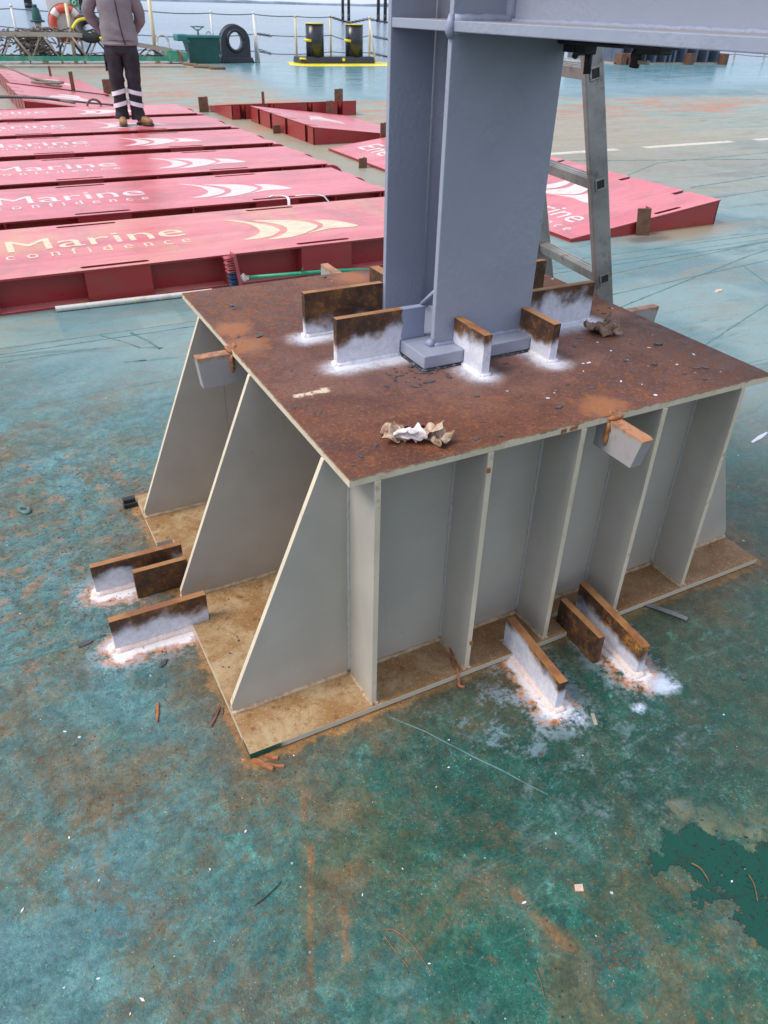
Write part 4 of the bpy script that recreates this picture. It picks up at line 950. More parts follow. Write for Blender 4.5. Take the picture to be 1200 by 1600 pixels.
# ------------------------------------------------------------------ broom, pipe, straps, rope
o = thing('broom', 'broom with green handle and red head leaning on the nearest red panel', 'broom', (1.12, 3.50, 0))
m = MB(); m.tube([(1.185, 3.50, .075), (1.75, 3.46, .062), (2.30, 3.42, .03)], .0125, 12); hd = m.build('handle', 'handle', o)
m = MB(); m.tube([(1.55, 3.47, .078), (1.56, 3.468, .10), (1.555, 3.468, .075)], [.004, .010, .004], 6); m.build('handle_tape', 'handle', o)
m = MB(); m.prism([(1.125, .005), (1.150, .008), (1.118, .235), (1.095, .245)], 'y', 3.47, 3.53); m.build('head', 'brushred', o, bevel=.005)
for i in range(14):
    z = .03 + i * .0145; x = 1.124 - (z - .005) * .13
    m = MB()
    for k in range(5):
        y = 3.478 + k * .011; m.tube([(x, y, z), (x - .045 - .004 * ((i + k) % 3), y + .002 * ((k % 3) - 1), z - .006 * (i % 2))], [.005, .004], 5)
    m.build('bristle_tuft', 'brushblue' if i < 7 else 'brushred', o)
m = MB(); m.tube([(1.14, 3.50, .075), (1.165, 3.50, .078), (1.18, 3.50, .072), (1.20, 3.50, .076)], [.013, .022, .016, .014], 10, 0, True, True, .25, rnd); m.build('rag_binding', 'pwhite', o)
o = thing('loose_pipe', 'long white pipe lying on the deck along the nearest red panel', 'pipe', (.4, 3.53, 0))
m = MB(); m.tube([(.015, 3.545, .017), (.95, 3.50, .017)], .017, 16, 0, False); m.tube([(.95, 3.50, .017), (.015, 3.545, .017)], .013, 16, 0, False); m.build('tube', 'pipe', o)
m = MB(); m.torus((.468, 3.5232, .017), (.93, -.045, 0), .0165, .0014, 20, 6); m.torus((.474, 3.523, .017), (.93, -.045, 0), .0165, .0014, 20, 6); m.build('yellow_band', 'yellow', o)
def strap(pts, w, name, label, mat='white'):
    m_ = MB(); P = [Vector(p) for p in pts]; vs_ = []; fs_ = []
    for i, p in enumerate(P):
        t = (P[min(i + 1, len(P) - 1)] - P[max(0, i - 1)]).normalized(); s__ = t.cross(Vector((0, 0, 1))).normalized() * w / 2 if abs(t.z) < .95 else Vector((w / 2, 0, 0))
        nn = s__.cross(t).normalized() * .0015
        vs_ += [p - s__ - nn, p + s__ - nn, p + s__ + nn, p - s__ + nn]
    for i in range(len(P) - 1):
        for k in range(4): a = i * 4; fs_.append((a + k, a + (k + 1) % 4, a + 4 + (k + 1) % 4, a + 4 + k))
    m_.addm(vs_, fs_, 0, False); o_ = m_.build(name, mat, None, origin=P[0]); tag(o_, label, 'strap', 'white straps on the second panel'); return o_
strap([(1.93, 5.10, .209), (1.98, 5.14, .211), (2.05, 5.12, .209), (2.07, 5.04, .212), (2.06, 4.985, .20), (2.04, 4.93, .13), (2.02, 4.88, .03)], .022, 'lashing_strap', 'white strap hanging over the front edge of the second red panel, left one')
strap([(2.15, 5.06, .209), (2.22, 5.08, .209), (2.33, 5.05, .211), (2.38, 4.99, .205), (2.44, 4.93, .12), (2.50, 4.87, .02)], .020, 'lashing_strap', 'white strap trailing into the gap before the second red panel, right one')
def rope(name, pts, r, mat, label, cat='rope', n=8):
    P = [Vector(p) for p in pts]; Q = []
    for i in range(len(P) - 1):
        p0, p1, p2, p3 = P[max(i - 1, 0)], P[i], P[i + 1], P[min(i + 2, len(P) - 1)]
        for k in range(5):
            t = k / 5; Q.append(.5 * ((2 * p1) + (p2 - p0) * t + (2 * p0 - 5 * p1 + 4 * p2 - p3) * t * t + (3 * p1 - p0 - 3 * p2 + p3) * t ** 3))
    Q.append(P[-1]); m_ = MB(); m_.tube(Q, r, n); o_ = m_.build(name, mat, None, origin=P[0]); tag(o_, label, cat); return o_
def px_z(x, y, z): return (x, y, z)
rope('mooring_rope', [(-1.5, 19.5, .9), (.6, 17.6, .50), (1.25, 16.3, .30), (1.5, 15.9, .20), (1.75, 15.7, .17)], .018, 'rope', 'grey rope running from the upper left down onto the rearmost left ramp')
q = [(1.5 + .22 * math.cos(a * 1.3) + .05 * math.sin(a * 3), 15.85 + .38 * math.sin(a), .19 + .012 * a) for a in [i * .6 for i in range(14)]]
rope('rope_coil', q, .022, 'rope', 'small heap of grey rope lying on the boundary of the two far left ramps')
rope('mooring_rope', [(-1.2, 12.6, .36), (.2, 12.62, .30), (.9, 12.60, .28), (1.7, 12.45, .21), (2.0, 12.1, .205)], .014, 'wire', 'dark cable lying across the near edge of the far left ramp')
rope('mooring_rope', [(-1.2, 13.0, .33), (.3, 12.9, .29), (1.0, 12.75, .27), (1.5, 12.4, .22)], .020, 'rope', 'grey cable lying beside the dark one at the far left')
rope('lifting_ring', [(1.72 + .10 * math.cos(R(a)), 12.05, .205 + .085 * math.sin(R(a))) for a in range(0, 181, 20)], .016, 'bracket', 'small dark lifting ring standing on the farthest red panel', 'ring')

# ------------------------------------------------------------------ stern: gangway, bin, fairlead, bollards, rails
def ey(x, d=0): return 25.4 + d - .1 * x
GW = thing('gangway', 'old grey aluminium gangway with green kickboard lying along the far left rail', 'gangway', (3, 24.1, 0))
def gz(x): return .70 if x < 3.4 else max(.30, .70 - (x - 3.4) * .145)
for d in (-1.0, -.35):
    mt = 'greyrail' if d < -.5 else 'wire'
    pts = [-2.6, 3.4, 5.9]
    for a, b in zip(pts[:-1], pts[1:]):
        m = MB(); m.addm([(x, ey(x, d) + dy, gz(x) + dz) for x in (a, b) for dy, dz in ((-.03, -.055), (.03, -.055), (.03, .05), (-.03, .05))], [(0, 1, 5, 4), (1, 2, 6, 5), (2, 3, 7, 6), (3, 0, 4, 7), (0, 3, 2, 1), (4, 5, 6, 7)]); m.build('top_rail', mt, GW)
    m = MB(); m.addm([(x, ey(x, d) + dy, z) for x in (-2.6, 5.9) for dy, z in ((-.035, .085), (.035, .085), (.035, .20), (-.035, .20))], [(0, 1, 5, 4), (1, 2, 6, 5), (2, 3, 7, 6), (3, 0, 4, 7), (0, 3, 2, 1), (4, 5, 6, 7)]); m.build('kickboard', 'green' if d < -.5 else 'wire', GW)
    x = -2.5; k = 0
    while x < 5.5:
        xa, xb = x, x + .30
        m = MB(); m.tube([(xa, ey(xa, d), gz(xa) - .05), (xb, ey(xb, d), .19)], .032 if k % 2 == 0 else .024, 6); m.build('truss_bar', mt, GW)
        m = MB(); m.tube([(xb + .07, ey(xb, d), .19), (xb + .34, ey(xb, d), gz(xb + .34) - .05)], .022, 6); m.build('truss_bar', mt, GW)
        x += .72; k += 1
m = MB()
for i in range(36):
    x = -2.4 + i * .24; m.box(x, x + .05, ey(x, -.97), ey(x, -.38), .21, .235)
t_ = m.build('tread_bars', 'wire', GW)
m = MB(); m.addm([(x, ey(x, dd), z) for x in (5.75, 6.28) for dd, z in ((-1.08, .07), (-.25, .07), (-.25, .36 if x < 6 else .31), (-1.08, .36 if x < 6 else .31))], [(0, 1, 5, 4), (1, 2, 6, 5), (2, 3, 7, 6), (3, 0, 4, 7), (0, 3, 2, 1), (4, 5, 6, 7)]); m.build('end_platform', 'green', GW, bevel=.01)
m = MB(); m.box(-3, 5.9, 22.9, 23.4, .0, .05); m.v = [(x, y - .1 * x + .25, z) for x, y, z in m.v]; tag(m.build('timber_baulk', 'greyrail', None, origin=(0, 23.4, 0)), 'flat grey timber lying along the deck under the gangway', 'timber')
# tangle of netting and rope on the gangway
m = MB()
for i in range(80):
    c0 = Vector((2.2 + rnd.gauss(0, .28), ey(2.4, -.75) + rnd.uniform(-.15, .2), .58 + rnd.uniform(-.35, .22)))
    P = [c0 + Vector((rnd.gauss(0, .15), rnd.uniform(-.08, .08), rnd.gauss(0, .07))) for _ in range(5)]
    Q = []
    for a in range(4):
        for k in range(4): Q.append(P[a].lerp(P[a + 1], k / 4) + Vector((0, 0, .03 * math.sin(k))))
    m.tube(Q, .018, 5)
tag(m.build('net_heap', 'rope', None, origin=(2.3, 24.4, .2)), 'tangled heap of grey rope netting lying on the gangway below the lifebuoy', 'rope heap')
m = MB()
for i in range(14):
    c0 = Vector((3.3 + rnd.gauss(0, .4), ey(3.3, -.6), .66 + rnd.uniform(-.08, .16)))
    m.tube([c0, c0 + Vector((.15, .05, .04)), c0 + Vector((.3, 0, -.02)), c0 + Vector((.42, .03, .02))], .024, 5)
tag(m.build('rope_bundle', 'rope', None, origin=(3.4, 24.5, .6)), 'grey ropes lying along the gangway rail right of the netting heap', 'rope bundle')
# rubber fender ring and yellow hose
o = thing('rubber_fender', 'black rubber ring fender lying tilted on the gangway left of the man', 'fender', (3.80, 24.25, .84))
m = MB(); m.torus((0, 0, 0), (-.12, -.72, .70), .30, .125, 36, 14); local(o, 'ring', m, 'dark')
m = MB(); m.torus((.0, -.04, .02), (-.12, -.72, .70), .33, .02, 36, 6, 0, 60, 300); local(o, 'green_cord', m, 'binlid')
rope('yellow_hose', [(3.30, 24.0, .84), (3.5, 24.02, 1.03), (3.85, 24.05, 1.06), (4.15, 24.0, .93), (4.28, 23.9, .80), (4.15, 23.85, .68), (3.95, 23.85, .62)], .035, 'yellow', 'yellow hose draped over the black fender ring', 'hose')
# lifebuoy, board and posts
o = thing('lifebuoy', 'faded orange lifebuoy with white bands hanging on the white board', 'lifebuoy', (3.28, 24.72, .93))
m = MB(); m.torus((0, 0, 0), (.1, 1, 0), .35, .098, 40, 12); local(o, 'ring', m, 'orange')
for a in (45, 135, 225, 315):
    m = MB(); m.torus((0, 0, 0), (.1, 1, 0), .35, .104, 6, 12, 0, a - 12, a + 12); local(o, 'white_band', m, 'white')
m = MB(); m.torus((0, 0, 0), (.1, 1, 0), .47, .012, 40, 6); local(o, 'grab_line', m, 'rope')
o = thing('lifebuoy_board', 'white board behind the lifebuoy with a small green sign', 'board', (3.3, 25.08, 0))
m = MB(); m.addm([(x, ey(x, -.27) + dy, z) for x, z in ((2.9, .75), (3.66, .75), (3.72, 1.8), (2.84, 1.8)) for dy in (0, .03)], [(0, 2, 4, 6), (7, 5, 3, 1), (0, 1, 3, 2), (2, 3, 5, 4), (4, 5, 7, 6), (6, 7, 1, 0)]); m.build('panel', 'white', o, bevel=.004)
m = MB(); m.box(3.47, 3.68, ey(3.5, -.32), ey(3.5, -.29), 1.33, 1.62); sg = m.build('sign', 'signgreen', o)
m = MB(); m.torus((3.57, ey(3.5, -.325), 1.42), (0, 1, 0), .045, .012, 18, 6); m.build('sign_ring_mark', 'white', o)
for i in (3.0, 3.6):
    m = MB(); m.box(i - .03, i + .03, ey(i, -.235), ey(i, -.18), 0, 1.75); m.build('board_leg', 'white', o)
o = thing('rusty_post', 'rusty cream upright post standing in front of the lifebuoy', 'post', (3.32, 24.55, 0))
m = MB(); m.tube([(0, 0, 0), (0, -.02, 1.40)], [.055, .045], 10); local(o, 'tube', m, 'cream')
m = MB(); m.box(-.12, .12, -.12, .12, 0, .012); local(o, 'foot', m, 'cream')
o = thing('vent_post', 'white vent post with dark green cap standing at the left rail', 'vent', (2.58, 25.10, 0))
m = MB(); m.cyl(0, 0, 0, .95, .085, 16); local(o, 'pipe', m, 'white')
m = MB(); m.cyl(0, 0, .95, 1.28, .14, 18, 0, .09); m.cyl(0, 0, .95, 1.0, .19, 18); m.cyl(0, 0, 1.28, 1.36, .06, 12); local(o, 'cap', m, 'bin', .01)
def stanchion(x, d, h, label, brace=None, mat='white', w=.035):
    o_ = thing('rail_post', label, 'rail post', (x, ey(x, d), 0), 0, 'white posts of the stern rail')
    m_ = MB(); m_.tube([(0, 0, 0), (0, 0, h)], [w, w * .85], 10); local(o_, 'upright', m_, mat)
    m_ = MB(); m_.tube([(0, 0, h - .03), (0, 0, h + .03)], [.045, .03], 8); local(o_, 'cap', m_, mat); m_ = MB(); m_.box(-.09, .09, -.09, .09, 0, .015); local(o_, 'foot', m_, mat)
    if brace: m_ = MB(); m_.tube([(brace, -.10, 0), (0, 0, h * .92)], .032, 8); local(o_, 'brace', m_, 'white')
stanchion(1.98, -.1, 1.32, 'short white rail post at the far left edge of the photo')
stanchion(5.62, -.1, 1.75, 'tall yellowed rail post right of the man', None, 'cream', .06)
stanchion(7.34, -.05, 1.27, 'white rail post behind the right corner of the green bin')
stanchion(8.62, -.05, 1.27, 'thick white rail post right of the black fairlead', .05, 'white', .045)
stanchion(9.90, -.05, 1.21, 'leaning cream rail post left of the bollards', None, 'cream')
stanchion(11.06, .05, 1.23, 'cream rail post between the two black bollards', None, 'cream')
stanchion(12.32, -.05, 1.21, 'white braced rail post right of the bollards', .17, 'cream')
stanchion(27.4, .0, .95, 'white rail post just right of the far grey pedestal')
stanchion(28.9, .0, .95, 'middle one of the three white rail posts at the right')
stanchion(30.4, .0, .95, 'rail post nearest the right edge of the photo')
o = thing('ring_hook', 'white curved pipe hook beside the tall yellowed rail post', 'hook', (5.85, 24.7, 0))
m = MB(); m.torus((0, 0, .52), (0, 1, 0), .17, .035, 20, 8, 0, -90, 95); m.tube([(-.17, 0, .52), (-.17, 0, 0)][::-1], .035, 8); m.tube([(.17, 0, .52), (.17, 0, .0)], .035, 8); local(o, 'pipe', m, 'white')
def wire(name, zs, label, r=.011, chain=()):
    P = [Vector((x, ey(x, 0), z)) for x, z in zs]; m_ = MB(); Q = []
    for a, b in zip(P[:-1], P[1:]):
        sag = .02 * (b - a).length
        for k in range(6): t = k / 6; Q.append(a.lerp(b, t) - Vector((0, 0, 4 * sag * t * (1 - t))))
    Q.append(P[-1]); m_.tube(Q, r, 6)
    o_ = thing(name, label, 'rail wire', P[0], 0, 'rail wires of the stern rail'); m_.v = [tuple(Vector(v) - P[0]) for v in m_.v]; local(o_, 'wire', m_, 'wire')
    for (xa, za, xb, zb) in chain:
        n = int(abs(xb - xa) / .06); m2 = MB()
        for k in range(n):
            t = (k + .5) / n; x = xa + (xb - xa) * t; z = za + (zb - za) * t - .05 * 4 * t * (1 - t) * 0; m2.torus((x - P[0].x, ey(x, -.01) - P[0].y, z - P[0].z), (0, 1, 0) if k % 2 else (.3, .5, 1), .034, .011, 8, 5)
        local(o_, 'chain', m2, 'wire')
wire('rail_wire', [(-8, 1.28), (1.98, 1.25), (5.4, 1.27), (7.3, 1.235), (8.6, 1.235), (9.9, 1.20), (11.06, 1.20), (11.65, 1.07), (12.3, 1.16), (12.9, 1.09), (14, 1.15), (27.4, .85), (32, .85)], 'top wire of the stern rail', .012, [(11.1, 1.19, 11.65, 1.05), (11.65, 1.05, 12.28, 1.17), (12.35, 1.16, 12.95, 1.08)])
wire('rail_wire', [(-8, .85), (1.6, .84), (3.57, .80), (5.3, .67), (8.65, .73), (11.06, .72), (11.54, .60), (12.3, .72), (12.95, .62), (14, .66), (27.4, .5), (32, .5)], 'middle wire of the stern rail', .011, [(8.7, .74, 9.15, .68), (12.35, .72, 13.0, .62)])
wire('rail_wire', [(-8, .32), (5.3, .31), (6.2, .31), (8.64, .29), (9.1, .22), (11.06, .28), (12.3, .26), (13, .14), (27.4, .25), (32, .25)], 'lowest wire of the stern rail', .011, [(8.7, .33, 9.1, .22), (12.35, .26, 13.0, .14)])
# green bin
o = thing('deck_locker', 'dark green steel bin with hand wheel on its lid', 'bin', (6.95, 24.3, 0))
m = MB(); m.addm([(6.46, 24.10, 0), (7.32, 24.02, 0), (7.30, 24.55, 0), (6.55, 24.6, 0), (6.40, 24.05, .64), (7.33, 23.96, .64), (7.33, 24.60, .64), (6.40, 24.66, .64)], [(3, 2, 1, 0), (4, 5, 6, 7), (0, 1, 5, 4), (1, 2, 6, 5), (2, 3, 7, 6), (3, 0, 4, 7)]); m.build('body', 'bin', o, bevel=.012)
m = MB(); m.addm([(x, y - .09 * (x - 6.35), z) for z in (.64, .71) for x, y in ((6.36, 23.99), (7.38, 23.99), (7.38, 24.72), (6.36, 24.72))], [(3, 2, 1, 0), (4, 5, 6, 7), (0, 1, 5, 4), (1, 2, 6, 5), (2, 3, 7, 6), (3, 0, 4, 7)]); m.build('lid', 'binlid', o, bevel=.012)
m = MB(); m.box(6.12, 6.42, 24.0, 24.5, .56, .73); m.box(6.30, 6.48, 24.02, 24.2, .50, .60); m.build('hinge_hood', 'binlid', o, bevel=.03)
m = MB(); m.torus((6.82, 24.3, .91), (0, 0, 1), .19, .016, 24, 6); m.tube([(6.82, 24.3, .70), (6.82, 24.3, .86)], .025, 8); m.tube([(6.82, 24.3, .80), (6.98, 24.3, .905)], .016, 6); m.tube([(6.82, 24.3, .80), (6.66, 24.3, .905)], .016, 6); m.build('hand_wheel', 'binlid', o)
m = MB(); m.torus((7.1, 24.2, .73), (0, 1, 0), .06, .012, 14, 6, 0, -90, 90); m.build('lid_handle', 'binlid', o)
rope('old_rope', [(6.0, 23.75, .34), (6.08, 23.70, .2), (6.1, 23.6, .03), (6.3, 23.0, .03), (6.15, 22.5, .03), (6.5, 22.1, .03), (6.4, 21.8, .03), (6.75, 21.7, .03)], .045, 'brownrope', 'brown rope trailing on the deck in front of the green bin')
# panama fairlead
o = thing('panama_fairlead', 'black cast ring fairlead at the stern right of the green bin', 'fairlead', (7.95, 24.45, 0))
def oval(rx, rz, cz, n=40, bot=None):
    P = []
    for i in range(n):
        a = 2 * math.pi * i / n; x = rx * math.cos(a); z = cz + rz * math.sin(a)
        if bot is not None and z < cz: x = rx * (1 if math.cos(a) >= 0 else -1); z = cz + (bot - cz) * min(1, abs(math.sin(a)) * 1.42)
        if bot is not None and z <= bot + 1e-6: x = rx * max(-1, min(1, math.cos(a) / .7))
        P.append((x, z))
    return P
loops = [oval(.45, .43, .53, 40, .10), oval(.215, .24, .56, 32)]
me = curve_mesh(loops, .22, lambda c: (c.x, c.z - .11, c.y), 'ring_body'); me.materials.clear(); me.materials.append(MT['black'])
rb = link(bpy.data.objects.new('ring_body', me), o)
m = MB(); P = [(x, -.12, z) for x, z in oval(.245, .265, .56, 32)]; m.tube(P + [P[0]], .045, 10); local(o, 'front_lip', m, 'black')
m = MB(); P = [(x, .10, z) for x, z in oval(.41, .39, .55, 40, .16)]; m.tube(P + [P[0]], .05, 10); local(o, 'outer_lip', m, 'black')
m = MB(); m.prism([(-.53, 0), (.53, 0), (.47, .14), (-.5, .16)], 'y', -.2, .18); local(o, 'foot', m, 'black', .02)
m = MB(); m.box(.5, .62, -.25, .1, 0, .02); local(o, 'foot_plate', m, 'bin', .004)
# double bollard
struct_ = MB(); struct_.prism([(9.1, 22.9), (9.6, 22.45), (12.2, 22.2), (12.9, 23.35), (12.6, 24.1), (12.4, 24.16), (9.6, 24.45)], 'z', .003, .007); struct(struct_.build('yellow_deck_marking', 'yellow'))
o = thing('double_bollard', 'pair of black steel bollards on a common black base inside yellow deck paint', 'bollard', (10.95, 23.75, 0))
m = MB(); m.addm([(x, y - .1 * x + 1.095, z) for x in (9.73, 12.13) for y, z in ((23.42, .01), (23.5, .19), (24.08, .19), (24.15, .01))], [(0, 1, 2, 3), (7, 6, 5, 4), (0, 4, 5, 1), (1, 5, 6, 2), (2, 6, 7, 3), (3, 7, 4, 0)]); m.build('base', 'black', o, bevel=.03)
for x, y, h in ((10.30, 23.82, 1.03), (11.575, 23.70, 1.02)):
    m = MB(); m.cyl(x, y, .19, h, .275, 36); m.build('post', 'black', o)
    m = MB(); m.cyl(x, y, h, h + .015, .295, 36); m.build('cap', 'yellow', o)
    m = MB(); m.tube([(x - .40, y - .12, .62), (x - .20, y - .20, .60)], .034, 10); m.build('norman_pin', 'yellow', o)
m = MB(); m.box(11.02, 11.10, 23.30, 23.33, .08, .16); m.v = [(x, y + .06, z) for x, y, z in m.v]; m.build('yellow_mark', 'yellow', o)
m = MB(); m.tube([(9.70, 23.62, .14), (9.86, 23.50, .14)], .026, 8); m.build('side_pin', 'yellow', o)
# far pedestal
o = thing('far_pedestal', 'distant dark blue-grey ribbed steel pedestal with brown stopper blocks seen under the beam', 'steel pedestal', (23.2, 22.6, 0))
m = MB(); m.box(21.0, 25.45, 22.6, 25, .03, 1.1); m.v = [(x, y - .095 * (x - 21) - .15, z) for x, y, z in m.v]; m.build('web', 'bluepile', o)
m = MB(); m.box(20.85, 25.65, 22.1, 25.2, .0, .05); m.v = [(x, y - .095 * (x - 21) - .12, z) for x, y, z in m.v]; m.build('base_plate', 'greyrail', o)
for i, x in enumerate((21.05, 21.5, 22.05, 22.5, 22.95, 23.15, 23.35, 23.8, 24.3, 24.8, 25.3)):
    m = MB(); m.box(x - .04, x + .04, 22.14, 22.6, .05, 1.1); m.v = [(a, y - .095 * (a - 21) - .15 + (0), z) for a, y, z in m.v]; m.build('stiffener', 'bluepile', o)
for x, w in ((20.85, .25), (21.2, .28), (23.78, .26), (25.35, .24)):
    t_ = MB(); t_.box(x, x + w, 21.75 - .095 * (x - 21), 22.1 - .095 * (x - 21), 0, .34); tag(t_.build('stopper_block', 'bracket', None, origin=(x, 21.9, 0), bevel=.01), {20.85: 'leftmost brown stopper block at the far pedestal', 21.2: 'second brown stopper block from the left at the far pedestal', 23.78: 'brown stopper block at the middle of the far pedestal', 25.35: 'rightmost brown stopper block at the far pedestal'}[x], 'stopper block', 'brown blocks round the far pedestal')

# ------------------------------------------------------------------ person
def skin_mesh(pts, edges, radii, lvl=2, root=0):
    me = bpy.data.meshes.new('t'); me.from_pydata(pts, edges, []); o_ = bpy.data.objects.new('t', me); COL.objects.link(o_)
    sk = o_.modifiers.new('s', 'SKIN'); sk.use_smooth_shade = True
    lay = me.skin_vertices[0].data
    for i, r in enumerate(radii):
        lay[i].radius = r if isinstance(r, tuple) else (r, r); lay[i].use_root = (i == root)
    sb = o_.modifiers.new('u', 'SUBSURF'); sb.levels = lvl; sb.render_levels = lvl
    dg = bpy.context.evaluated_depsgraph_get(); dg.update(); m2 = bpy.data.meshes.new_from_object(o_.evaluated_get(dg))
    COL.objects.unlink(o_); bpy.data.objects.remove(o_); return m2
def skin_obj(name, pts, edges, radii, mat, parent, lvl=2, root=0, wr=0, seed=0):
    me = skin_mesh(pts, edges, radii, lvl, root); me.materials.clear(); me.materials.append(MT[mat])
    if wr:
        for v in me.vertices:
            n = noise.noise(Vector((v.co.x * 9 + seed, v.co.y * 9, v.co.z * 14))); v.co += v.normal * n * wr
    for p_ in me.polygons: p_.use_smooth = True
    return link(bpy.data.objects.new(name, me), parent)
# local axes of the man: +x his left, +y behind him, he faces -y; rotated so that he looks a little to the photo's right
PS = thing('person', 'man in mauve-grey jacket and dark work trousers standing on the red panels, hands behind back', 'person', (1.80, 9.78, .205), R(-16))
S = 1.0
body = [(0, .01, .98), (0, .0, 1.12), (0, -.005, 1.30), (0, 0, 1.42), (0, 0, 1.53), (0, -.01, 1.60), (0, -.01, 1.72),
        (-.09, 0, .91), (-.098, -.02, .50), (-.108, .02, .10), (.09, 0, .91), (.096, -.02, .50), (.09, .03, .10),
        (-.17, .01, 1.42), (-.31, .08, 1.18), (-.14, .18, .965), (.17, .01, 1.42), (.265, .09, 1.17), (.11, .19, .965)]
be = [(0, 1), (1, 2), (2, 3), (3, 4), (4, 5), (5, 6), (0, 7), (7, 8), (8, 9), (0, 10), (10, 11), (11, 12), (3, 13), (13, 14), (14, 15), (3, 16), (16, 17), (17, 18)]
br = [(.12, .09), (.12, .09), (.13, .10), (.09, .07), .055, (.07, .085), (.06, .075), .085, .055, .04, .085, .055, .04, .055, .042, .03, .055, .042, .03]
skin_obj('body', body, be, br, 'skin', PS)
for sx_ in (-1, 1):      # boots: heel to toe
    hx = (-.108 if sx_ < 0 else .09); ax_ = -.05 if sx_ < 0 else .20
    tx, ty = hx + (.03 if sx_ < 0 else .17), -.20 if sx_ < 0 else -.12
    skin_obj('boot', [(hx, .06, .055), (hx, .03, .12), ((hx + tx) / 2, (ty) / 2, .07), (tx, ty, .045)], [(0, 1), (0, 2), (2, 3)], [(.048, .05), .055, (.05, .048), (.048, .036)], 'boot', PS)
    skin_obj('boot_sole', [(hx - (.01 if sx_ < 0 else .02), .075, .018), ((hx + tx) / 2, ty / 2, .018), (tx + (.0 if sx_ < 0 else .015), ty - .012, .022)], [(0, 1), (1, 2)], [(.052, .018), (.052, .018), (.054, .028)], 'sole', PS)
def loft(mb_, rings, n=28, wr=.0, seed=0, cap=True):
    """rings: (centre, rx, ry, tilt) elliptical sections blended with smooth interpolation"""
    Q = []
    for i in range(len(rings) - 1):
        for k in range(5):
            t = k / 5; t2 = t * t * (3 - 2 * t); A, B = rings[i], rings[i + 1]
            Q.append((Vector(A[0]).lerp(Vector(B[0]), t), A[1] + (B[1] - A[1]) * t2, A[2] + (B[2] - A[2]) * t2))
    Q.append((Vector(rings[-1][0]), rings[-1][1], rings[-1][2])); N = len(Q); vs_ = []
    for i, (c, rx, ry) in enumerate(Q):
        t = (Q[min(i + 1, N - 1)][0] - Q[max(i - 1, 0)][0]).normalized(); ax = (Vector((1, 0, 0)) - t * t.x).normalized(); ay = t.cross(ax).normalized()
        for k in range(n):
            a = 2 * math.pi * k / n; v = c + ax * rx * math.cos(a) + ay * ry * math.sin(a)
            w_ = noise.noise(Vector((v.x * 7 + seed, v.y * 7, v.z * 17 + v.x * 9))) + .5 * noise.noise(Vector((v.x * 16 + seed, v.y * 16, v.z * 34)))
            vs_.append(v + (v - c).normalized() * w_ * wr)
    fs_ = [(i * n + k, i * n + (k + 1) % n, (i + 1) * n + (k + 1) % n, (i + 1) * n + k) for i in range(N - 1) for k in range(n)]
    if cap: fs_ += [tuple(range(n))[::-1], tuple((N - 1) * n + k for k in range(n))]
    mb_.addm(vs_, fs_, 0, True)
    return mb_
def recalc(o_):
    bm = bmesh.new(); bm.from_mesh(o_.data); bmesh.ops.recalc_face_normals(bm, faces=bm.faces[:]); bm.to_mesh(o_.data); bm.free(); return o_
m = MB()
loft(m, [((0, .01, 1.0), .185, .135), ((0, .01, .90), .195, .145), ((0, .01, .80), .190, .140), ((0, .01, .76), .14, .10)], 32, .010, 1)
loft(m, [((-.085, .01, .90), .10, .12), ((-.098, -.005, .76), .105, .115), ((-.098, -.03, .55), .088, .092), ((-.098, -.01, .42), .080, .088), ((-.10, .0, .30), .078, .086), ((-.105, .02, .14), .080, .090), ((-.108, .01, .07), .086, .10)], 26, .013, 4)
loft(m, [((.085, .01, .90), .10, .12), ((.098, -.005, .76), .105, .115), ((.098, -.02, .55), .088, .092), ((.092, .0, .42), .080, .088), ((.088, .01, .30), .078, .086), ((.088, .03, .14), .080, .090), ((.092, .03, .07), .086, .10)], 26, .013, 8)
recalc(local(PS, 'trousers', m, 'trousers'))
m = MB(); m.box(-.208, -.192, -.07, .06, .60, .78); local(PS, 'cargo_pocket', m, 'trousers', .006)
for cx_, cy_, rx_ in ((-.099, -.004, .0), (.0895, .006, 0)):
    for z in (.375, .245):
        vs_ = []; fs_ = []
        for a in range(0, 360, 15):
            x_ = cx_ + .0905 * math.cos(R(a)); y_ = cy_ + .0985 * math.sin(R(a)); sl2 = .022 * math.cos(R(a)) * (1 if cx_ < 0 else -1)
            vs_ += [(x_, y_, z + sl2 - .024), (x_, y_, z + sl2 + .024)]
        for k in range(24): a = 2 * k; b = 2 * ((k + 1) % 24); fs_.append((a, b, b + 1, a + 1))
        m = MB(); m.addm(vs_, fs_, 0, True); local(PS, 'reflective_band', m, 'band')
m = MB()
loft(m, [((0, .01, .885), .205, .150), ((0, .01, .93), .212, .156), ((0, .0, 1.02), .205, .150), ((0, -.005, 1.15), .192, .142), ((0, -.005, 1.30), .205, .145), ((0, .0, 1.42), .185, .125), ((0, .01, 1.49), .10, .085), ((0, .01, 1.53), .075, .075)], 40, .014, 9)
loft(m, [((-.16, .01, 1.42), .085, .085), ((-.24, .03, 1.36), .078, .085), ((-.32, .06, 1.22), .070, .075), ((-.30, .10, 1.14), .064, .070), ((-.22, .15, 1.02), .052, .055), ((-.15, .18, .97), .045, .045)], 24, .012, 14)
loft(m, [((.16, .01, 1.42), .085, .085), ((.22, .03, 1.35), .078, .085), ((.265, .07, 1.20), .070, .075), ((.26, .11, 1.13), .064, .070), ((.19, .16, 1.02), .052, .055), ((.12, .19, .97), .045, .045)], 24, .012, 19)
recalc(local(PS, 'jacket', m, 'jacket'))
m = MB(); m.tube([(.075, -.150, .88), (.06, -.150, .95), (.045, -.150, 1.05), (.03, -.150, 1.25), (.02, -.125, 1.42)], .006, 6); local(PS, 'zip', m, 'trousers')
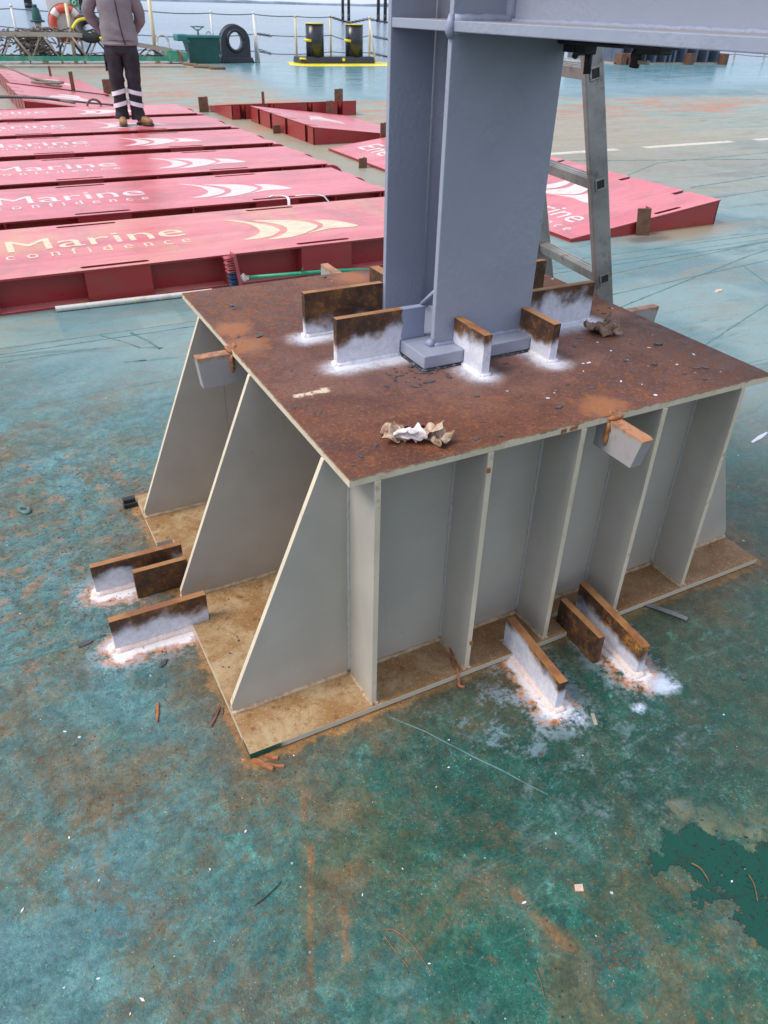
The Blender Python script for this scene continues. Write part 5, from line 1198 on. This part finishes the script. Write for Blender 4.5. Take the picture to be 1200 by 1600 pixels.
m = MB(); P = [(.200 * math.cos(R(a)), .01 + .146 * math.sin(R(a)), .885) for a in range(0, 361, 15)]; m.tube(P, .017, 8); local(PS, 'jacket_hem', m, 'jacket')
skin_obj('collar', [(0, .0, 1.49), (0, 0, 1.545)], [(0, 1)], [.085, .075], 'jacket', PS)
def hand(cx_, sx_):
    skin_obj('hand', [(cx_, .18, .96), (cx_ - sx_ * .04, .20, .92), (cx_ - sx_ * .05, .205, .885)], [(0, 1), (1, 2)], [.025, (.036, .018), (.034, .016)], 'skin', PS)
    for k in range(4):
        f0 = Vector((cx_ - sx_ * (.035 + .016 * k), .205, .878)); L = (.035, .04, .038, .030)[k]
        skin_obj('finger', [tuple(f0), tuple(f0 + Vector((-sx_ * .008, .004, -L * .5))), tuple(f0 + Vector((-sx_ * .012, -.012, -L)))], [(0, 1), (1, 2)], [.0095, .009, .008], 'skin', PS, 1)
    skin_obj('thumb', [(cx_ - sx_ * .01, .20, .93), (cx_ + sx_ * .008, .195, .90), (cx_, .19, .88)], [(0, 1), (1, 2)], [.011, .010, .009], 'skin', PS, 1)
hand(-.08, -1); hand(.07, 1)
hb = skin_obj('hair', [(0, .02, 1.70), (0, .02, 1.755)], [(0, 1)], [(.085, .10), (.055, .07)], 'hair', PS)
m = MB(); m.tube([(0, -.085, 1.68), (0, -.11, 1.645), (0, -.09, 1.635)], [.008, .014, .010], 8); local(PS, 'nose', m, 'skin')
m = MB()
for sx_ in (-.032, .032): m.tube([(sx_ - .012, -.082, 1.682), (sx_ + .012, -.082, 1.682)], .007, 8)
local(PS, 'eyes', m, 'sole')
m = MB(); m.tube([(-.022, -.086, 1.612), (0, -.09, 1.609), (.022, -.086, 1.612)], .005, 6); local(PS, 'mouth', m, 'brushred')
for sx_ in (-1, 1): m = MB(); m.torus((sx_ * .078, 0, 1.67), (1, .2, 0), .018, .008, 14, 6); local(PS, 'ear', m, 'skin')

# ------------------------------------------------------------------ rags
# settled cloth sheets: x, y, z of a 16-column grid in units of 0.4 mm, row by row
CLOTH = {
    'loose': [-110, 0, 50, -114, -37, 26, -98, -58, 14, -86, -69, 23, -78, -77, 14, -70, -67, 18, -76, -55, 32, -76, -60, 46, -57, -58, 28, -82, -86, 23, -113, -81, 40, -88, -102, 24, -84, -103, 33, -73, -84, 46, -60, -71, 66, -60, -83, 70, -113, 16, 38, -132, -27, 12, -98, -38, 8, -86, -50, 23, -76, -56, 12, -48, -67, 16, -45, -46, 32, -58, -38, 48, -52, -48, 46, -62, -64, 40, -90, -66, 52, -83, -82, 42, -67, -82, 34, -44, -84, 50, -45, -86, 72, -52, -75, 71, -106, -6, 32, -111, -6, 6, -74, -20, 12, -72, -32, 30, -61, -47, 18, -42, -53, 22, -37, -53, 50, -40, -34, 37, -43, -25, 46, -39, -38, 52, -60, -44, 72, -58, -58, 70, -40, -50, 58, -17, -50, 56, -12, -57, 60, -18, -56, 70, -100, -18, 30, -88, -17, 18, -59, -5, 18, -38, -32, 19, -32, -40, 18, -24, -58, 14, -20, -58, 38, -24, -45, 34, -16, -18, 36, -4, -32, 48, -26, -19, 64, -38, -25, 84, -20, -40, 78, 10, -45, 62, 6, -62, 72, 14, -78, 78, -92, 2, 21, -90, 13, 41, -55, -8, 36, -20, -30, 16, -18, -24, 4, -4, -38, 6, 4, -54, 20, 4, -45, 28, -1, -12, 25, 21, -27, 42, -1, -25, 68, -26, -9, 69, -14, -23, 88, 20, -50, 74, 22, -64, 84, 24, -70, 106, -101, 30, 10, -71, 39, 32, -57, 24, 36, -26, -3, 43, -14, 1, 33, 2, -6, 20, 15, -26, 6, 20, -42, 20, 6, -25, 27, 16, -11, 40, -6, -22, 52, -20, 2, 60, 13, -28, 88, 42, -72, 64, 41, -69, 94, 22, -49, 92, -97, 77, 6, -78, 79, 18, -46, 62, 26, -16, 35, 31, -6, 28, 32, 4, 16, 22, 10, -8, 6, 22, -24, 22, 19, -31, 33, 26, -7, 40, -6, -16, 41, 3, 8, 62, 56, -36, 70, 74, -60, 77, 35, -37, 92, 8, -28, 98, -70, 102, 6, -50, 96, 52, -28, 62, 29, 3, 48, 4, 13, 33, 8, 16, 22, 14, 22, 10, 8, 38, -14, 21, 51, -25, 32, 43, -17, 53, -1, 2, 35, 26, 4, 54, 72, -25, 60, 62, -22, 80, 21, -6, 86, 6, -10, 84, -66, 118, 10, -31, 100, 46, -15, 74, 31, 16, 48, 20, 26, 34, 10, 32, 26, 3, 39, 24, 18, 64, 2, 10, 84, -20, 16, 72, -10, 27, 32, 20, 40, 40, 4, 62, 68, -7, 68, 50, -4, 78, 26, 4, 79, 10, 4, 74, -64, 133, 12, -30, 98, 28, -12, 76, 36, -3, 41, 30, 14, 26, 24, 32, 30, 17, 46, 43, 8, 71, 30, 6, 92, 13, 6, 78, 9, 24, 62, 9, 51, 66, 4, 78, 73, 13, 88, 64, 14, 67, 38, 20, 68, 16, 14, 69, -43, 135, 10, -26, 111, 35, -11, 81, 50, -4, 58, 24, 12, 38, 14, 31, 40, 24, 54, 45, 18, 74, 42, 14, 88, 36, 10, 90, 27, 20, 78, 27, 48, 81, 8, 78, 69, 25, 84, 68, 36, 52, 38, 50, 54, 14, 38, 72, -16, 142, 16, -4, 113, 36, 4, 94, 54, 16, 56, 45, 36, 54, 21, 52, 50, 24, 77, 46, 28, 84, 36, 22, 93, 47, 15, 108, 37, 32, 101, 14, 38, 98, 24, 75, 76, 32, 84, 68, 60, 66, 44, 84, 70, 14, 70, 87, -8, 122, 20, 11, 120, 26, 27, 112, 34, 46, 83, 44, 64, 60, 49, 86, 47, 50, 110, 32, 51, 113, 26, 40, 103, 38, 21, 114, 32, 24, 130, 36, 40, 118, 46, 62, 86, 54, 84, 58, 56, 86, 36, 79, 104, 12, 98, 98],
    'broad': [-132, 105, 62, -102, 110, 69, -96, 108, 86, -104, 102, 80, -115, 90, 66, -116, 60, 36, -106, 20, 20, -100, -3, 28, -103, -30, 36, -98, -52, 39, -77, -56, 64, -106, -102, 66, -88, -89, 41, -82, -66, 54, -76, -69, 60, -92, -76, 48, -119, 96, 24, -96, 99, 34, -88, 120, 50, -82, 130, 66, -84, 88, 49, -84, 46, 52, -84, 12, 58, -68, 2, 57, -74, -18, 48, -98, -35, 58, -102, -66, 69, -96, -100, 89, -86, -102, 64, -76, -92, 48, -86, -76, 42, -78, -80, 60, -90, 94, 10, -61, 99, 35, -56, 111, 52, -52, 110, 44, -64, 70, 50, -52, 41, 62, -42, 23, 62, -39, 11, 68, -46, -10, 69, -72, -44, 84, -87, -77, 86, -85, -90, 108, -76, -107, 100, -74, -109, 66, -66, -91, 55, -63, -76, 40, -58, 98, 10, -35, 112, 53, -32, 94, 64, -40, 77, 44, -43, 46, 44, -58, 30, 44, -47, 25, 48, -40, 8, 58, -23, -18, 82, -51, -54, 71, -58, -86, 84, -73, -92, 85, -64, -104, 94, -60, -112, 67, -56, -102, 39, -50, -86, 17, -34, 93, 8, -40, 99, 33, -34, 88, 47, -28, 57, 44, -42, 38, 26, -48, 24, 35, -52, 12, 42, -35, 2, 52, -18, -28, 66, -30, -56, 68, -38, -74, 54, -30, -90, 56, -34, -97, 49, -39, -110, 38, -45, -114, 24, -42, -104, 9, -22, 84, 7, -28, 99, 30, -30, 88, 39, -24, 61, 34, -32, 34, 16, -40, 15, 16, -38, 8, 32, -25, -2, 34, -30, -32, 46, -16, -48, 64, -13, -60, 58, -8, -66, 26, -10, -90, 12, -16, -102, 28, -24, -118, 16, -38, -124, 6, -20, 98, 4, -22, 110, 36, -21, 99, 51, -18, 87, 48, -4, 66, 35, -8, 44, 24, -14, 19, 21, -17, 8, 36, -18, -18, 45, 0, -51, 62, 14, -71, 80, 22, -60, 58, 11, -72, 27, 8, -92, 22, -3, -118, 15, -24, -130, 19, 4, 90, 7, 4, 126, 26, -2, 110, 41, -2, 110, 60, 2, 93, 66, 20, 70, 39, 18, 22, 24, 14, 12, 28, 10, 6, 56, 24, -36, 84, 46, -70, 94, 42, -76, 74, 25, -69, 17, 22, -107, 15, 14, -130, 18, -8, -122, 38, 40, 85, 6, 38, 118, 33, 34, 122, 46, 20, 110, 50, 23, 92, 68, 34, 42, 49, 47, 11, 16, 48, 22, 22, 50, 10, 54, 58, -14, 90, 70, -50, 82, 51, -50, 64, 49, -80, 8, 44, -118, 7, 34, -121, 39, 20, -117, 52, 64, 110, 25, 66, 117, 36, 55, 120, 24, 47, 106, 45, 40, 62, 33, 61, 22, 38, 80, 9, 44, 86, 34, 48, 92, 24, 67, 88, 0, 62, 70, -28, 47, 66, -36, 42, 69, -62, 22, 68, -88, 10, 48, -102, 31, 42, -122, 46, 86, 118, 15, 89, 108, 19, 74, 104, 15, 68, 98, 26, 66, 48, 32, 82, 25, 50, 109, 41, 64, 112, 52, 60, 108, 38, 72, 110, 3, 58, 105, -30, 44, 95, -38, 28, 72, -45, 34, 52, -52, 32, 60, -88, 30, 58, -135, 26, 101, 138, 26, 109, 121, 17, 92, 102, 26, 75, 74, 20, 68, 50, 55, 102, 39, 78, 120, 54, 80, 144, 38, 62, 136, 34, 50, 121, -3, 52, 122, -44, 70, 130, -53, 48, 92, -74, 30, 84, -61, 60, 98, -96, 46, 100, -146, 22, 88, 136, 40, 104, 129, 32, 108, 100, 22, 90, 64, 28, 82, 52, 66, 108, 52, 84, 140, 56, 76, 165, 28, 56, 146, 30, 41, 130, 1, 56, 129, -42, 76, 129, -72, 54, 110, -92, 39, 107, -80, 64, 102, -120, 60, 125, -148, 30],
    'long': [-124, -30, 44, -109, -22, 46, -103, -29, 44, -108, -46, 57, -84, -62, 70, -73, -64, 79, -58, -62, 86, -46, -69, 75, -25, -80, 83, 12, -102, 86, 39, -114, 100, 38, -88, 104, 45, -83, 92, 64, -92, 95, 58, -77, 113, 60, -70, 118, -109, -17, 31, -111, -12, 42, -105, -17, 64, -88, -21, 62, -80, -21, 72, -72, -28, 74, -58, -43, 78, -44, -58, 79, -15, -72, 86, 19, -82, 92, 47, -90, 100, 59, -76, 104, 59, -69, 88, 65, -80, 84, 81, -71, 114, 92, -82, 120, -88, -4, 38, -87, -9, 46, -89, 0, 61, -75, 6, 67, -68, 6, 74, -61, -8, 79, -47, -30, 80, -26, -52, 74, 6, -58, 74, 37, -58, 74, 50, -56, 80, 64, -49, 89, 57, -54, 86, 63, -68, 66, 84, -66, 92, 102, -72, 110, -94, 18, 38, -96, 15, 50, -84, 14, 58, -66, 8, 60, -46, 6, 50, -34, -7, 50, -18, 2, 60, -4, -23, 62, 34, -18, 76, 57, -14, 92, 60, -22, 82, 62, -30, 72, 68, -44, 74, 63, -52, 60, 74, -50, 70, 104, -44, 94, -118, -2, 30, -118, 44, 39, -110, 42, 56, -70, 16, 62, -38, 20, 68, -26, 20, 52, -20, -1, 30, -6, 0, 28, 17, 10, 61, 38, 31, 94, 68, 14, 88, 80, -12, 73, 72, -21, 67, 76, -38, 69, 87, -38, 62, 106, -22, 78, -140, -16, 20, -132, 44, 27, -108, 58, 42, -66, 38, 64, -39, 41, 67, -24, 44, 72, -21, 22, 46, -16, 8, 19, 0, 12, 23, 16, 25, 51, 51, 30, 80, 87, 21, 75, 102, 6, 65, 84, -4, 51, 88, -16, 59, 100, -6, 67, -121, -1, 6, -104, 18, 28, -72, 36, 36, -40, 40, 49, -32, 42, 54, -26, 34, 54, -10, 33, 54, 0, 18, 35, -16, 33, 16, -9, 30, 6, 27, 30, 36, 66, 33, 54, 94, 22, 44, 107, 4, 44, 100, -16, 51, 108, -12, 60, -108, 30, 16, -83, 37, 6, -56, 50, 20, -38, 49, 31, -24, 44, 26, -22, 27, 22, -9, 24, 33, 18, 41, 30, -6, 62, 26, -3, 56, 16, 36, 42, 26, 54, 36, 39, 76, 10, 48, 91, -4, 36, 103, -20, 34, 126, -16, 32, -100, 50, 14, -73, 55, 16, -45, 61, 12, -72, 55, 27, -58, 62, 40, -30, 61, 22, 0, 57, 41, 18, 68, 20, 10, 78, 8, 37, 61, 14, 48, 56, 36, 46, 36, 26, 64, 4, 37, 78, -12, 32, 90, -2, 16, 99, -2, 8, -86, 64, 7, -90, 66, 22, -64, 80, 14, -64, 72, 26, -68, 78, 44, -28, 76, 35, 14, 80, 30, 39, 81, 14, 44, 73, 18, 63, 63, 30, 60, 58, 44, 72, 28, 20, 68, -14, 6, 92, -38, 16, 98, -32, 12, 106, -24, 18],
    'wide': [-4, -19, 18, -6, -2, 13, -14, 14, 16, -39, 22, 24, -46, -19, 16, -58, -29, 35, -56, 10, 42, -40, 26, 40, -6, 13, 27, 1, -11, 29, -8, -14, 36, -15, -40, 52, -36, -78, 78, -24, -85, 50, -10, -119, 49, -17, -124, 46, -51, 6, 4, -48, 16, 11, -32, 10, 17, -38, 10, 32, -56, -6, 15, -56, -28, 10, -66, -11, 19, -24, -10, 28, 3, -14, 52, 16, -16, 52, 4, -33, 40, -4, -56, 60, -36, -72, 60, -26, -88, 60, 4, -116, 44, 0, -131, 55, -90, 0, 10, -70, 0, 20, -48, -6, 9, -32, 2, 18, -43, -8, 22, -54, -24, 20, -46, -18, 36, -14, -4, 51, -1, -8, 83, 9, -22, 99, 10, -42, 82, 8, -66, 50, -16, -86, 60, -16, -96, 73, 4, -120, 62, 20, -128, 62, -110, -15, 8, -84, -27, 11, -66, -48, 22, -54, -52, 30, -34, -44, 33, -38, -25, 48, -41, 16, 52, -18, 41, 47, 10, 0, 72, 12, -32, 128, -4, -52, 132, 3, -68, 82, 16, -82, 55, 23, -89, 46, 24, -90, 71, 46, -108, 61, -138, -18, 6, -108, -38, 18, -91, -46, 56, -80, -52, 76, -53, -46, 76, -16, -30, 64, -26, 28, 68, -12, 50, 27, 18, 29, 43, 27, -10, 110, 6, -52, 162, -1, -71, 128, 21, -66, 83, 49, -59, 70, 66, -70, 49, 78, -92, 41, -148, 16, 8, -118, -24, 22, -100, -36, 68, -82, -26, 80, -48, -14, 88, -25, -25, 95, -8, -2, 80, 1, 29, 65, 17, 27, 66, 31, -10, 88, 15, -26, 132, 26, -52, 113, 27, -36, 66, 49, -52, 31, 66, -34, 22, 90, -60, 13, -110, 8, 7, -102, 2, 58, -96, -13, 101, -72, -4, 98, -34, 12, 82, -16, 8, 100, 2, -4, 102, 16, 10, 96, 40, 4, 94, 42, -3, 92, 48, -11, 92, 52, -26, 79, 52, -30, 46, 22, -42, 20, 39, -25, 5, 84, -28, 11, -80, 24, 40, -90, 30, 77, -76, 12, 97, -58, 16, 94, -33, 40, 91, -6, 40, 84, 14, 27, 93, 46, 20, 106, 56, 12, 94, 67, 6, 76, 68, -3, 66, 72, -10, 63, 70, -28, 46, 24, -29, 20, 12, -19, 6, 76, -8, 6, -80, 53, 28, -74, 56, 57, -66, 60, 62, -53, 52, 44, -30, 62, 50, -4, 51, 42, 22, 48, 48, 48, 53, 68, 43, 28, 68, 44, 6, 58, 55, -4, 54, 70, 1, 52, 86, -14, 51, 64, -16, 36, 38, -2, 24, 64, -4, 19, -85, 89, 22, -72, 72, 34, -60, 78, 26, -56, 95, 14, -42, 84, 28, -3, 94, 46, 34, 83, 46, 46, 47, 31, 60, 38, 57, 57, 28, 51, 54, 12, 50, 56, 0, 41, 77, -1, 37, 86, -6, 16, 72, 6, 12, 66, 8, 6, -86, 94, 35, -60, 75, 54, -56, 79, 47, -54, 89, 36, -43, 74, 38, -7, 82, 60, 25, 68, 47, 55, 60, 38, 63, 47, 54, 86, 44, 72, 96, 30, 64, 84, 14, 46, 85, 14, 28, 90, 13, 22, 98, 14, 10, 76, 24, 6, -91, 81, 47, -74, 74, 73, -56, 72, 68, -46, 84, 56, -34, 72, 70, 2, 73, 74, 27, 60, 72, 36, 62, 51, 55, 60, 54, 92, 72, 48, 118, 62, 36, 104, 38, 28, 109, 17, 24, 113, 5, 21, 106, -10, 9, 98, 29, 10, -82, 87, 56, -84, 69, 86, -64, 66, 81, -45, 78, 68, -16, 78, 68, 8, 77, 86, 28, 76, 78, 29, 72, 66, 46, 78, 54, 80, 71, 24, 108, 57, 7, 130, 42, 16, 120, 20, 26, 109, -9, 19, 123, -9, 16, 108, 20, 14],
}
def cloth(name, parent, mat, key, c, sx, sy, sz, rot):
    raw_ = CLOTH[key]; P_ = [raw_[q:q + 3] for q in range(0, len(raw_), 3)]
    ca, sa = math.cos(rot), math.sin(rot); zmin = min(p[2] for p in P_); ny_ = len(P_) // 16 - 1; vs_ = []
    for x, y, z in P_:
        x, y, z = x / 2500 * sx, y / 2500 * sy, (z - zmin) / 2500 * sz; vs_.append((c[0] + x * ca - y * sa, c[1] + x * sa + y * ca, c[2] + z + .0012))
    fs_ = [(b * 16 + a, b * 16 + a + 1, (b + 1) * 16 + a + 1, (b + 1) * 16 + a) for b in range(ny_) for a in range(15)]
    m_ = MB(); m_.addm(vs_, fs_, 0, True); o_ = local(parent, name, m_, mat)
    sd_ = o_.modifiers.new('thickness', 'SOLIDIFY'); sd_.thickness = .0022; sd_.offset = 0
    sb_ = o_.modifiers.new('smooth', 'SUBSURF'); sb_.levels = sb_.render_levels = 2; return o_
o = thing('cloth_rag', 'white and tan stained rag lying near the front edge of the rusty top plate', 'rag', (.488, .106, H))
cloth('tan_fold', o, 'ptan', 'wide', (-.040, .024, 0), .74, .78, .85, R(-70))
cloth('white_fold', o, 'pwhite', 'loose', (-.018, -.004, .008), .86, .72, .85, R(-62))
cloth('tan_fold', o, 'ptan', 'long', (.026, -.008, 0), .72, .90, 1.05, R(20))
cloth('tan_fold', o, 'ptan', 'broad', (.048, -.036, 0), .55, .55, .85, R(100))
cloth('maroon_fold', o, 'pmaroon', 'long', (.022, .044, 0), .60, .40, .42, R(-30))
o = thing('cloth_rag', 'crumpled brown rag lying beside the sprayed plate at the right of the column', 'rag', (1.362, .465, H))
cloth('cloth', o, 'pbrown', 'broad', (-.018, -.006, 0), .95, .85, 1.0, R(-15))
cloth('cloth', o, 'pbrown', 'wide', (.035, .018, 0), .62, .66, .85, R(140))

# ------------------------------------------------------------------ single bits of debris
def chip(name, label, cat, pts, h, mat, bend=.0):
    P = [Vector((p[0], p[1])) for p in pts]; c = sum(P, Vector((0, 0))) / len(P); n = len(P)
    vs_ = [(p.x - c.x, p.y - c.y, .0006) for p in P] + [((p.x - c.x) * .93, (p.y - c.y) * .93, h + bend * ((i % 3) - 1)) for i, p in enumerate(P)]
    fs_ = [tuple(range(n))[::-1], tuple(range(n, 2 * n))] + [(i, (i + 1) % n, n + (i + 1) % n, n + i) for i in range(n)]
    A = sum(P[i].x * P[(i + 1) % n].y - P[(i + 1) % n].x * P[i].y for i in range(n))
    if A < 0: fs_ = [f[::-1] for f in fs_]
    me = bpy.data.meshes.new(name); me.from_pydata(vs_, [], fs_); me.materials.append(MT[mat]); o_ = bpy.data.objects.new(name, me); o_.location = (c.x, c.y, 0); COL.objects.link(o_); tag(o_, label, cat); return o_
def sliver(a, b, w, k=4, seed=1):
    q = random.Random(seed); a, b = Vector(a), Vector(b); d = (b - a); n = Vector((-d.y, d.x)).normalized(); L = []; Rr = []
    for i in range(k + 1):
        t = i / k; ww = w * (.5 + .5 * math.sin(math.pi * min(1, max(.12, t)))) * q.uniform(.7, 1.2); L.append(a + d * t + n * ww); Rr.append(a + d * t - n * ww)
    return [tuple(p) for p in Rr + L[::-1]]
chip('rust_scale', 'long orange rust flake sticking out from the near corner of the base plate', 'rust flake', sliver((.002, -.002), (.040, -.055), .007, seed=1), .006, 'wood', .001)
chip('rust_scale', 'pointed rust flake lying furthest out by the near base corner', 'rust flake', sliver((.022, -.030), (.068, -.058), .006, seed=2), .005, 'wood', .001)
chip('rust_scale', 'short rust flake tucked under the near corner of the base plate', 'rust flake', sliver((.035, -.006), (.062, -.030), .007, seed=3), .006, 'wood', .001)
chip('rust_scale', 'lone reddish flake on the teal deck left of the base plate', 'rust flake', sliver((-.161, .282), (-.178, .216), .006, seed=4), .004, 'wood', .001)
chip('rust_scale', 'dark forked flake on the deck close to the left edge of the base plate', 'rust flake', sliver((-.018, .195), (-.060, .140), .005, seed=5), .004, 'bracket', .001)
chip('rust_scale', 'thin dark flake beside the forked one at the left edge of the base plate', 'rust flake', sliver((-.012, .190), (-.020, .165), .003, seed=6), .003, 'bracket')
chip('rust_scale', 'dark chip on the deck in front of the left stopper plates', 'rust flake', sliver((-.10, .43), (-.125, .405), .008, seed=7), .004, 'flake')
chip('rust_scale', 'grey flat flake on the deck left of the front left stopper plate', 'rust flake', sliver((-.275, .60), (-.315, .588), .009, seed=8), .004, 'flake')
m = MB(); P = [Vector((1.285, .03, .004)), Vector((1.315, -.02, .006)), Vector((1.342, -.07, .009)), Vector((1.366, -.108, .006))]
for a, b in zip(P[:-1], P[1:]):
    d = (b - a).normalized(); n = Vector((-d.y, d.x, 0)) * .009; m.addm([a - n, a + n, b + n, b - n, a - n + Vector((0, 0, .002)), a + n + Vector((0, 0, .002)), b + n + Vector((0, 0, .002)), b - n + Vector((0, 0, .002))], [(0, 1, 2, 3), (7, 6, 5, 4), (0, 4, 5, 1), (1, 5, 6, 2), (2, 6, 7, 3), (3, 7, 4, 0)])
tag(m.build('metal_strip', 'steelstrip', None, origin=P[0]), 'bent dull steel strip sticking out from under the base plate at the right', 'metal strip')
chip('metal_tag', 'small grey rectangular steel piece on the dark green deck by the white sprayed plate', 'metal piece', [(.855, -.262), (.838, -.296), (.847, -.300), (.864, -.266)], .003, 'greyrail')
chip('paper_tag', 'small pale pink tag lying alone on the foreground deck', 'tag', [(.505, -.626), (.513, -.613), (.530, -.620), (.522, -.634)], .002, 'tag')
chip('pale_chip', 'white shiny strip of plastic on the deck at the right edge of the photo', 'plastic strip', sliver((2.50, .61), (2.64, .645), .009, seed=11), .004, 'band')
chip('pale_chip', 'small white chip on the deck right of the far ladder stile', 'plastic chip', sliver((4.02, 2.20), (4.10, 2.22), .018, seed=12), .006, 'tag')
rope('orange_cord', [(.640, .113, .028), (.632, .09, .030), (.622, .065, .027), (.612, .038, .024), (.606, .012, .026), (.600, -.008, .012), (.592, -.026, .005), (.603, -.036, .004)], .0042, 'cord', 'short frayed orange cord hanging over the front edge of the base plate', 'cord')
rope('dark_wire', [(-.111, -.351, .003), (-.075, -.341, .003), (-.043, -.327, .003)], .0011, 'dark', 'thin straight dark wire on the foreground deck at left', 'wire')
rope('dark_wire', [(.103, -.512, .002), (.125, -.527, .003), (.143, -.57, .003), (.150, -.634, .002)], .0007, 'cord', 'thin curved rusty wire on the foreground deck, the right one of two', 'wire')
rope('dark_wire', [(.100, -.524, .002), (.106, -.560, .003), (.115, -.598, .002)], .0007, 'cord', 'thin short rusty wire on the foreground deck, the left one of two', 'wire')
rope('dark_wire', [(.334, -.712, .002), (.330, -.735, .003), (.318, -.765, .002)], .0007, 'cord', 'thin rusty wire near the bottom edge of the photo', 'wire')
rope('twig', [(.775, -.692, .003), (.783, -.712, .004), (.777, -.740, .003)], .0010, 'cord', 'pale twig lying in the puddle, left one', 'twig')
rope('twig', [(.867, -.768, .003), (.858, -.79, .004), (.836, -.817, .003)], .0009, 'cord', 'pale twig lying in the puddle, right one', 'twig')
o = thing('rubber_block', 'black burnt rubber block beside the rear left corner of the base plate', 'rubber block', (-.022, 1.262, 0))
m = MB(); m.box(-.03, .018, -.012, .012, .001, .018); local(o, 'lower_piece', m, 'dark', .003)
m = MB(); m.box(-.028, .016, -.008, .016, .0185, .032); m.v = [(x, y + .006, z) for x, y, z in m.v]; local(o, 'upper_piece', m, 'dark', .003)

# loose flakes nobody could count
def scatter(name, mat, n, region, z, smin, smax, seed, label=None, avoid=None):
    q = random.Random(seed); m_ = MB()
    k = 0
    while k < n:
        x, y = region(q)
        if avoid and avoid(x, y): continue
        k += 1
        s_ = q.uniform(smin, smax) * (q.random() ** 1.5 * 1.4 + .35); a = q.uniform(0, 6.28); el = q.uniform(1, 2.6); nn = q.choice((4, 5, 5, 6)); P = []
        for i in range(nn):
            t = 2 * math.pi * i / nn + q.uniform(-.25, .25); px, py = s_ * el * math.cos(t) * q.uniform(.7, 1.1), s_ * math.sin(t) * q.uniform(.7, 1.1)
            P.append((x + px * math.cos(a) - py * math.sin(a), y + px * math.sin(a) + py * math.cos(a)))
        hh_ = s_ * q.uniform(.15, .5) + .0004; tl = q.uniform(-.3, .3) * s_
        vs_ = [(p[0], p[1], z + .0002) for p in P] + [(p[0], p[1], z + hh_ + tl * (i % 2)) for i, p in enumerate(P)]
        m_.addm(vs_, [tuple(range(nn, 2 * nn))] + [(i, (i + 1) % nn, nn + (i + 1) % nn, nn + i) for i in range(nn)])
    o_ = m_.build(name, mat); o_['kind'] = 'stuff'; o_['label'] = label; o_['category'] = 'debris'; return o_
inped = lambda x, y: -.01 < x < 1.81 and -.01 < y < 1.31
def topr(q): return q.uniform(.30, 1.54), q.uniform(.03, 1.32)
scatter('paint_flakes', 'flake', 150, topr, H, .0018, .006, 1, 'dark paint flakes strewn over the rusty top plate', lambda x, y: .69 < x < 1.15 and .42 < y < .87)
def nearfoot(q): return .69 + q.gauss(0, .05), .42 + q.gauss(0, .03)
scatter('paint_flakes', 'flake', 40, nearfoot, H, .002, .006, 11, 'dark paint flakes at the corner of the column foot', lambda x, y: .695 < x < 1.15 and .428 < y < .87)
scatter('paint_spots', 'band', 26, lambda q: (q.uniform(.85, 1.5), q.uniform(.05, .5)), H, .001, .004, 2, 'white paint drips on the rusty top plate')
scatter('rust_crumbs', 'bracket', 2400, lambda q: (q.gauss(-.2, .35), q.gauss(1.1, .5)), 0, .0005, .0021, 3, 'dark rust crumbs on the deck left of the pedestal', inped)
scatter('rust_crumbs', 'bracket', 1500, lambda q: (q.uniform(-.8, 1.5), q.uniform(-.9, .4)), 0, .0005, .0016, 4, 'dark rust crumbs on the foreground deck', inped)
scatter('rust_crumbs', 'bracket', 350, lambda q: (q.uniform(-.5, 1.9), q.uniform(-.5, 1.2)), 0, .0005, .0018, 5, 'brown rust crumbs on the deck round the pedestal', inped)
scatter('rust_crumbs', 'dark', 260, lambda q: (q.gauss(.84, .05), q.gauss(-.75, .07)), .0, .0005, .0018, 6, 'black crumbs lying in the puddle')
scatter('rust_crumbs', 'bracket', 90, lambda q: (q.uniform(.02, .33), q.uniform(.2, .6)), BT, .0008, .004, 8, 'dark crumbs on the left part of the base plate', lambda x, y: x < .06 and y > .5)
scatter('rust_crumbs', 'bracket', 260, lambda q: (q.uniform(.2, .30), q.uniform(.03, .06)) if q.random() < .0 else (q.gauss(.46, .04) if q.random() < .5 else q.gauss(.505, .03), q.gauss(-.76, .02)), 0, .0005, .0016, 9, 'heaps of rust grains on the foreground deck')
scatter('white_specks', 'band', 130, lambda q: (q.uniform(-.7, 1.3), q.uniform(-.8, .9)), 0, .0006, .0018, 10, 'white specks of paint on the deck', inped)
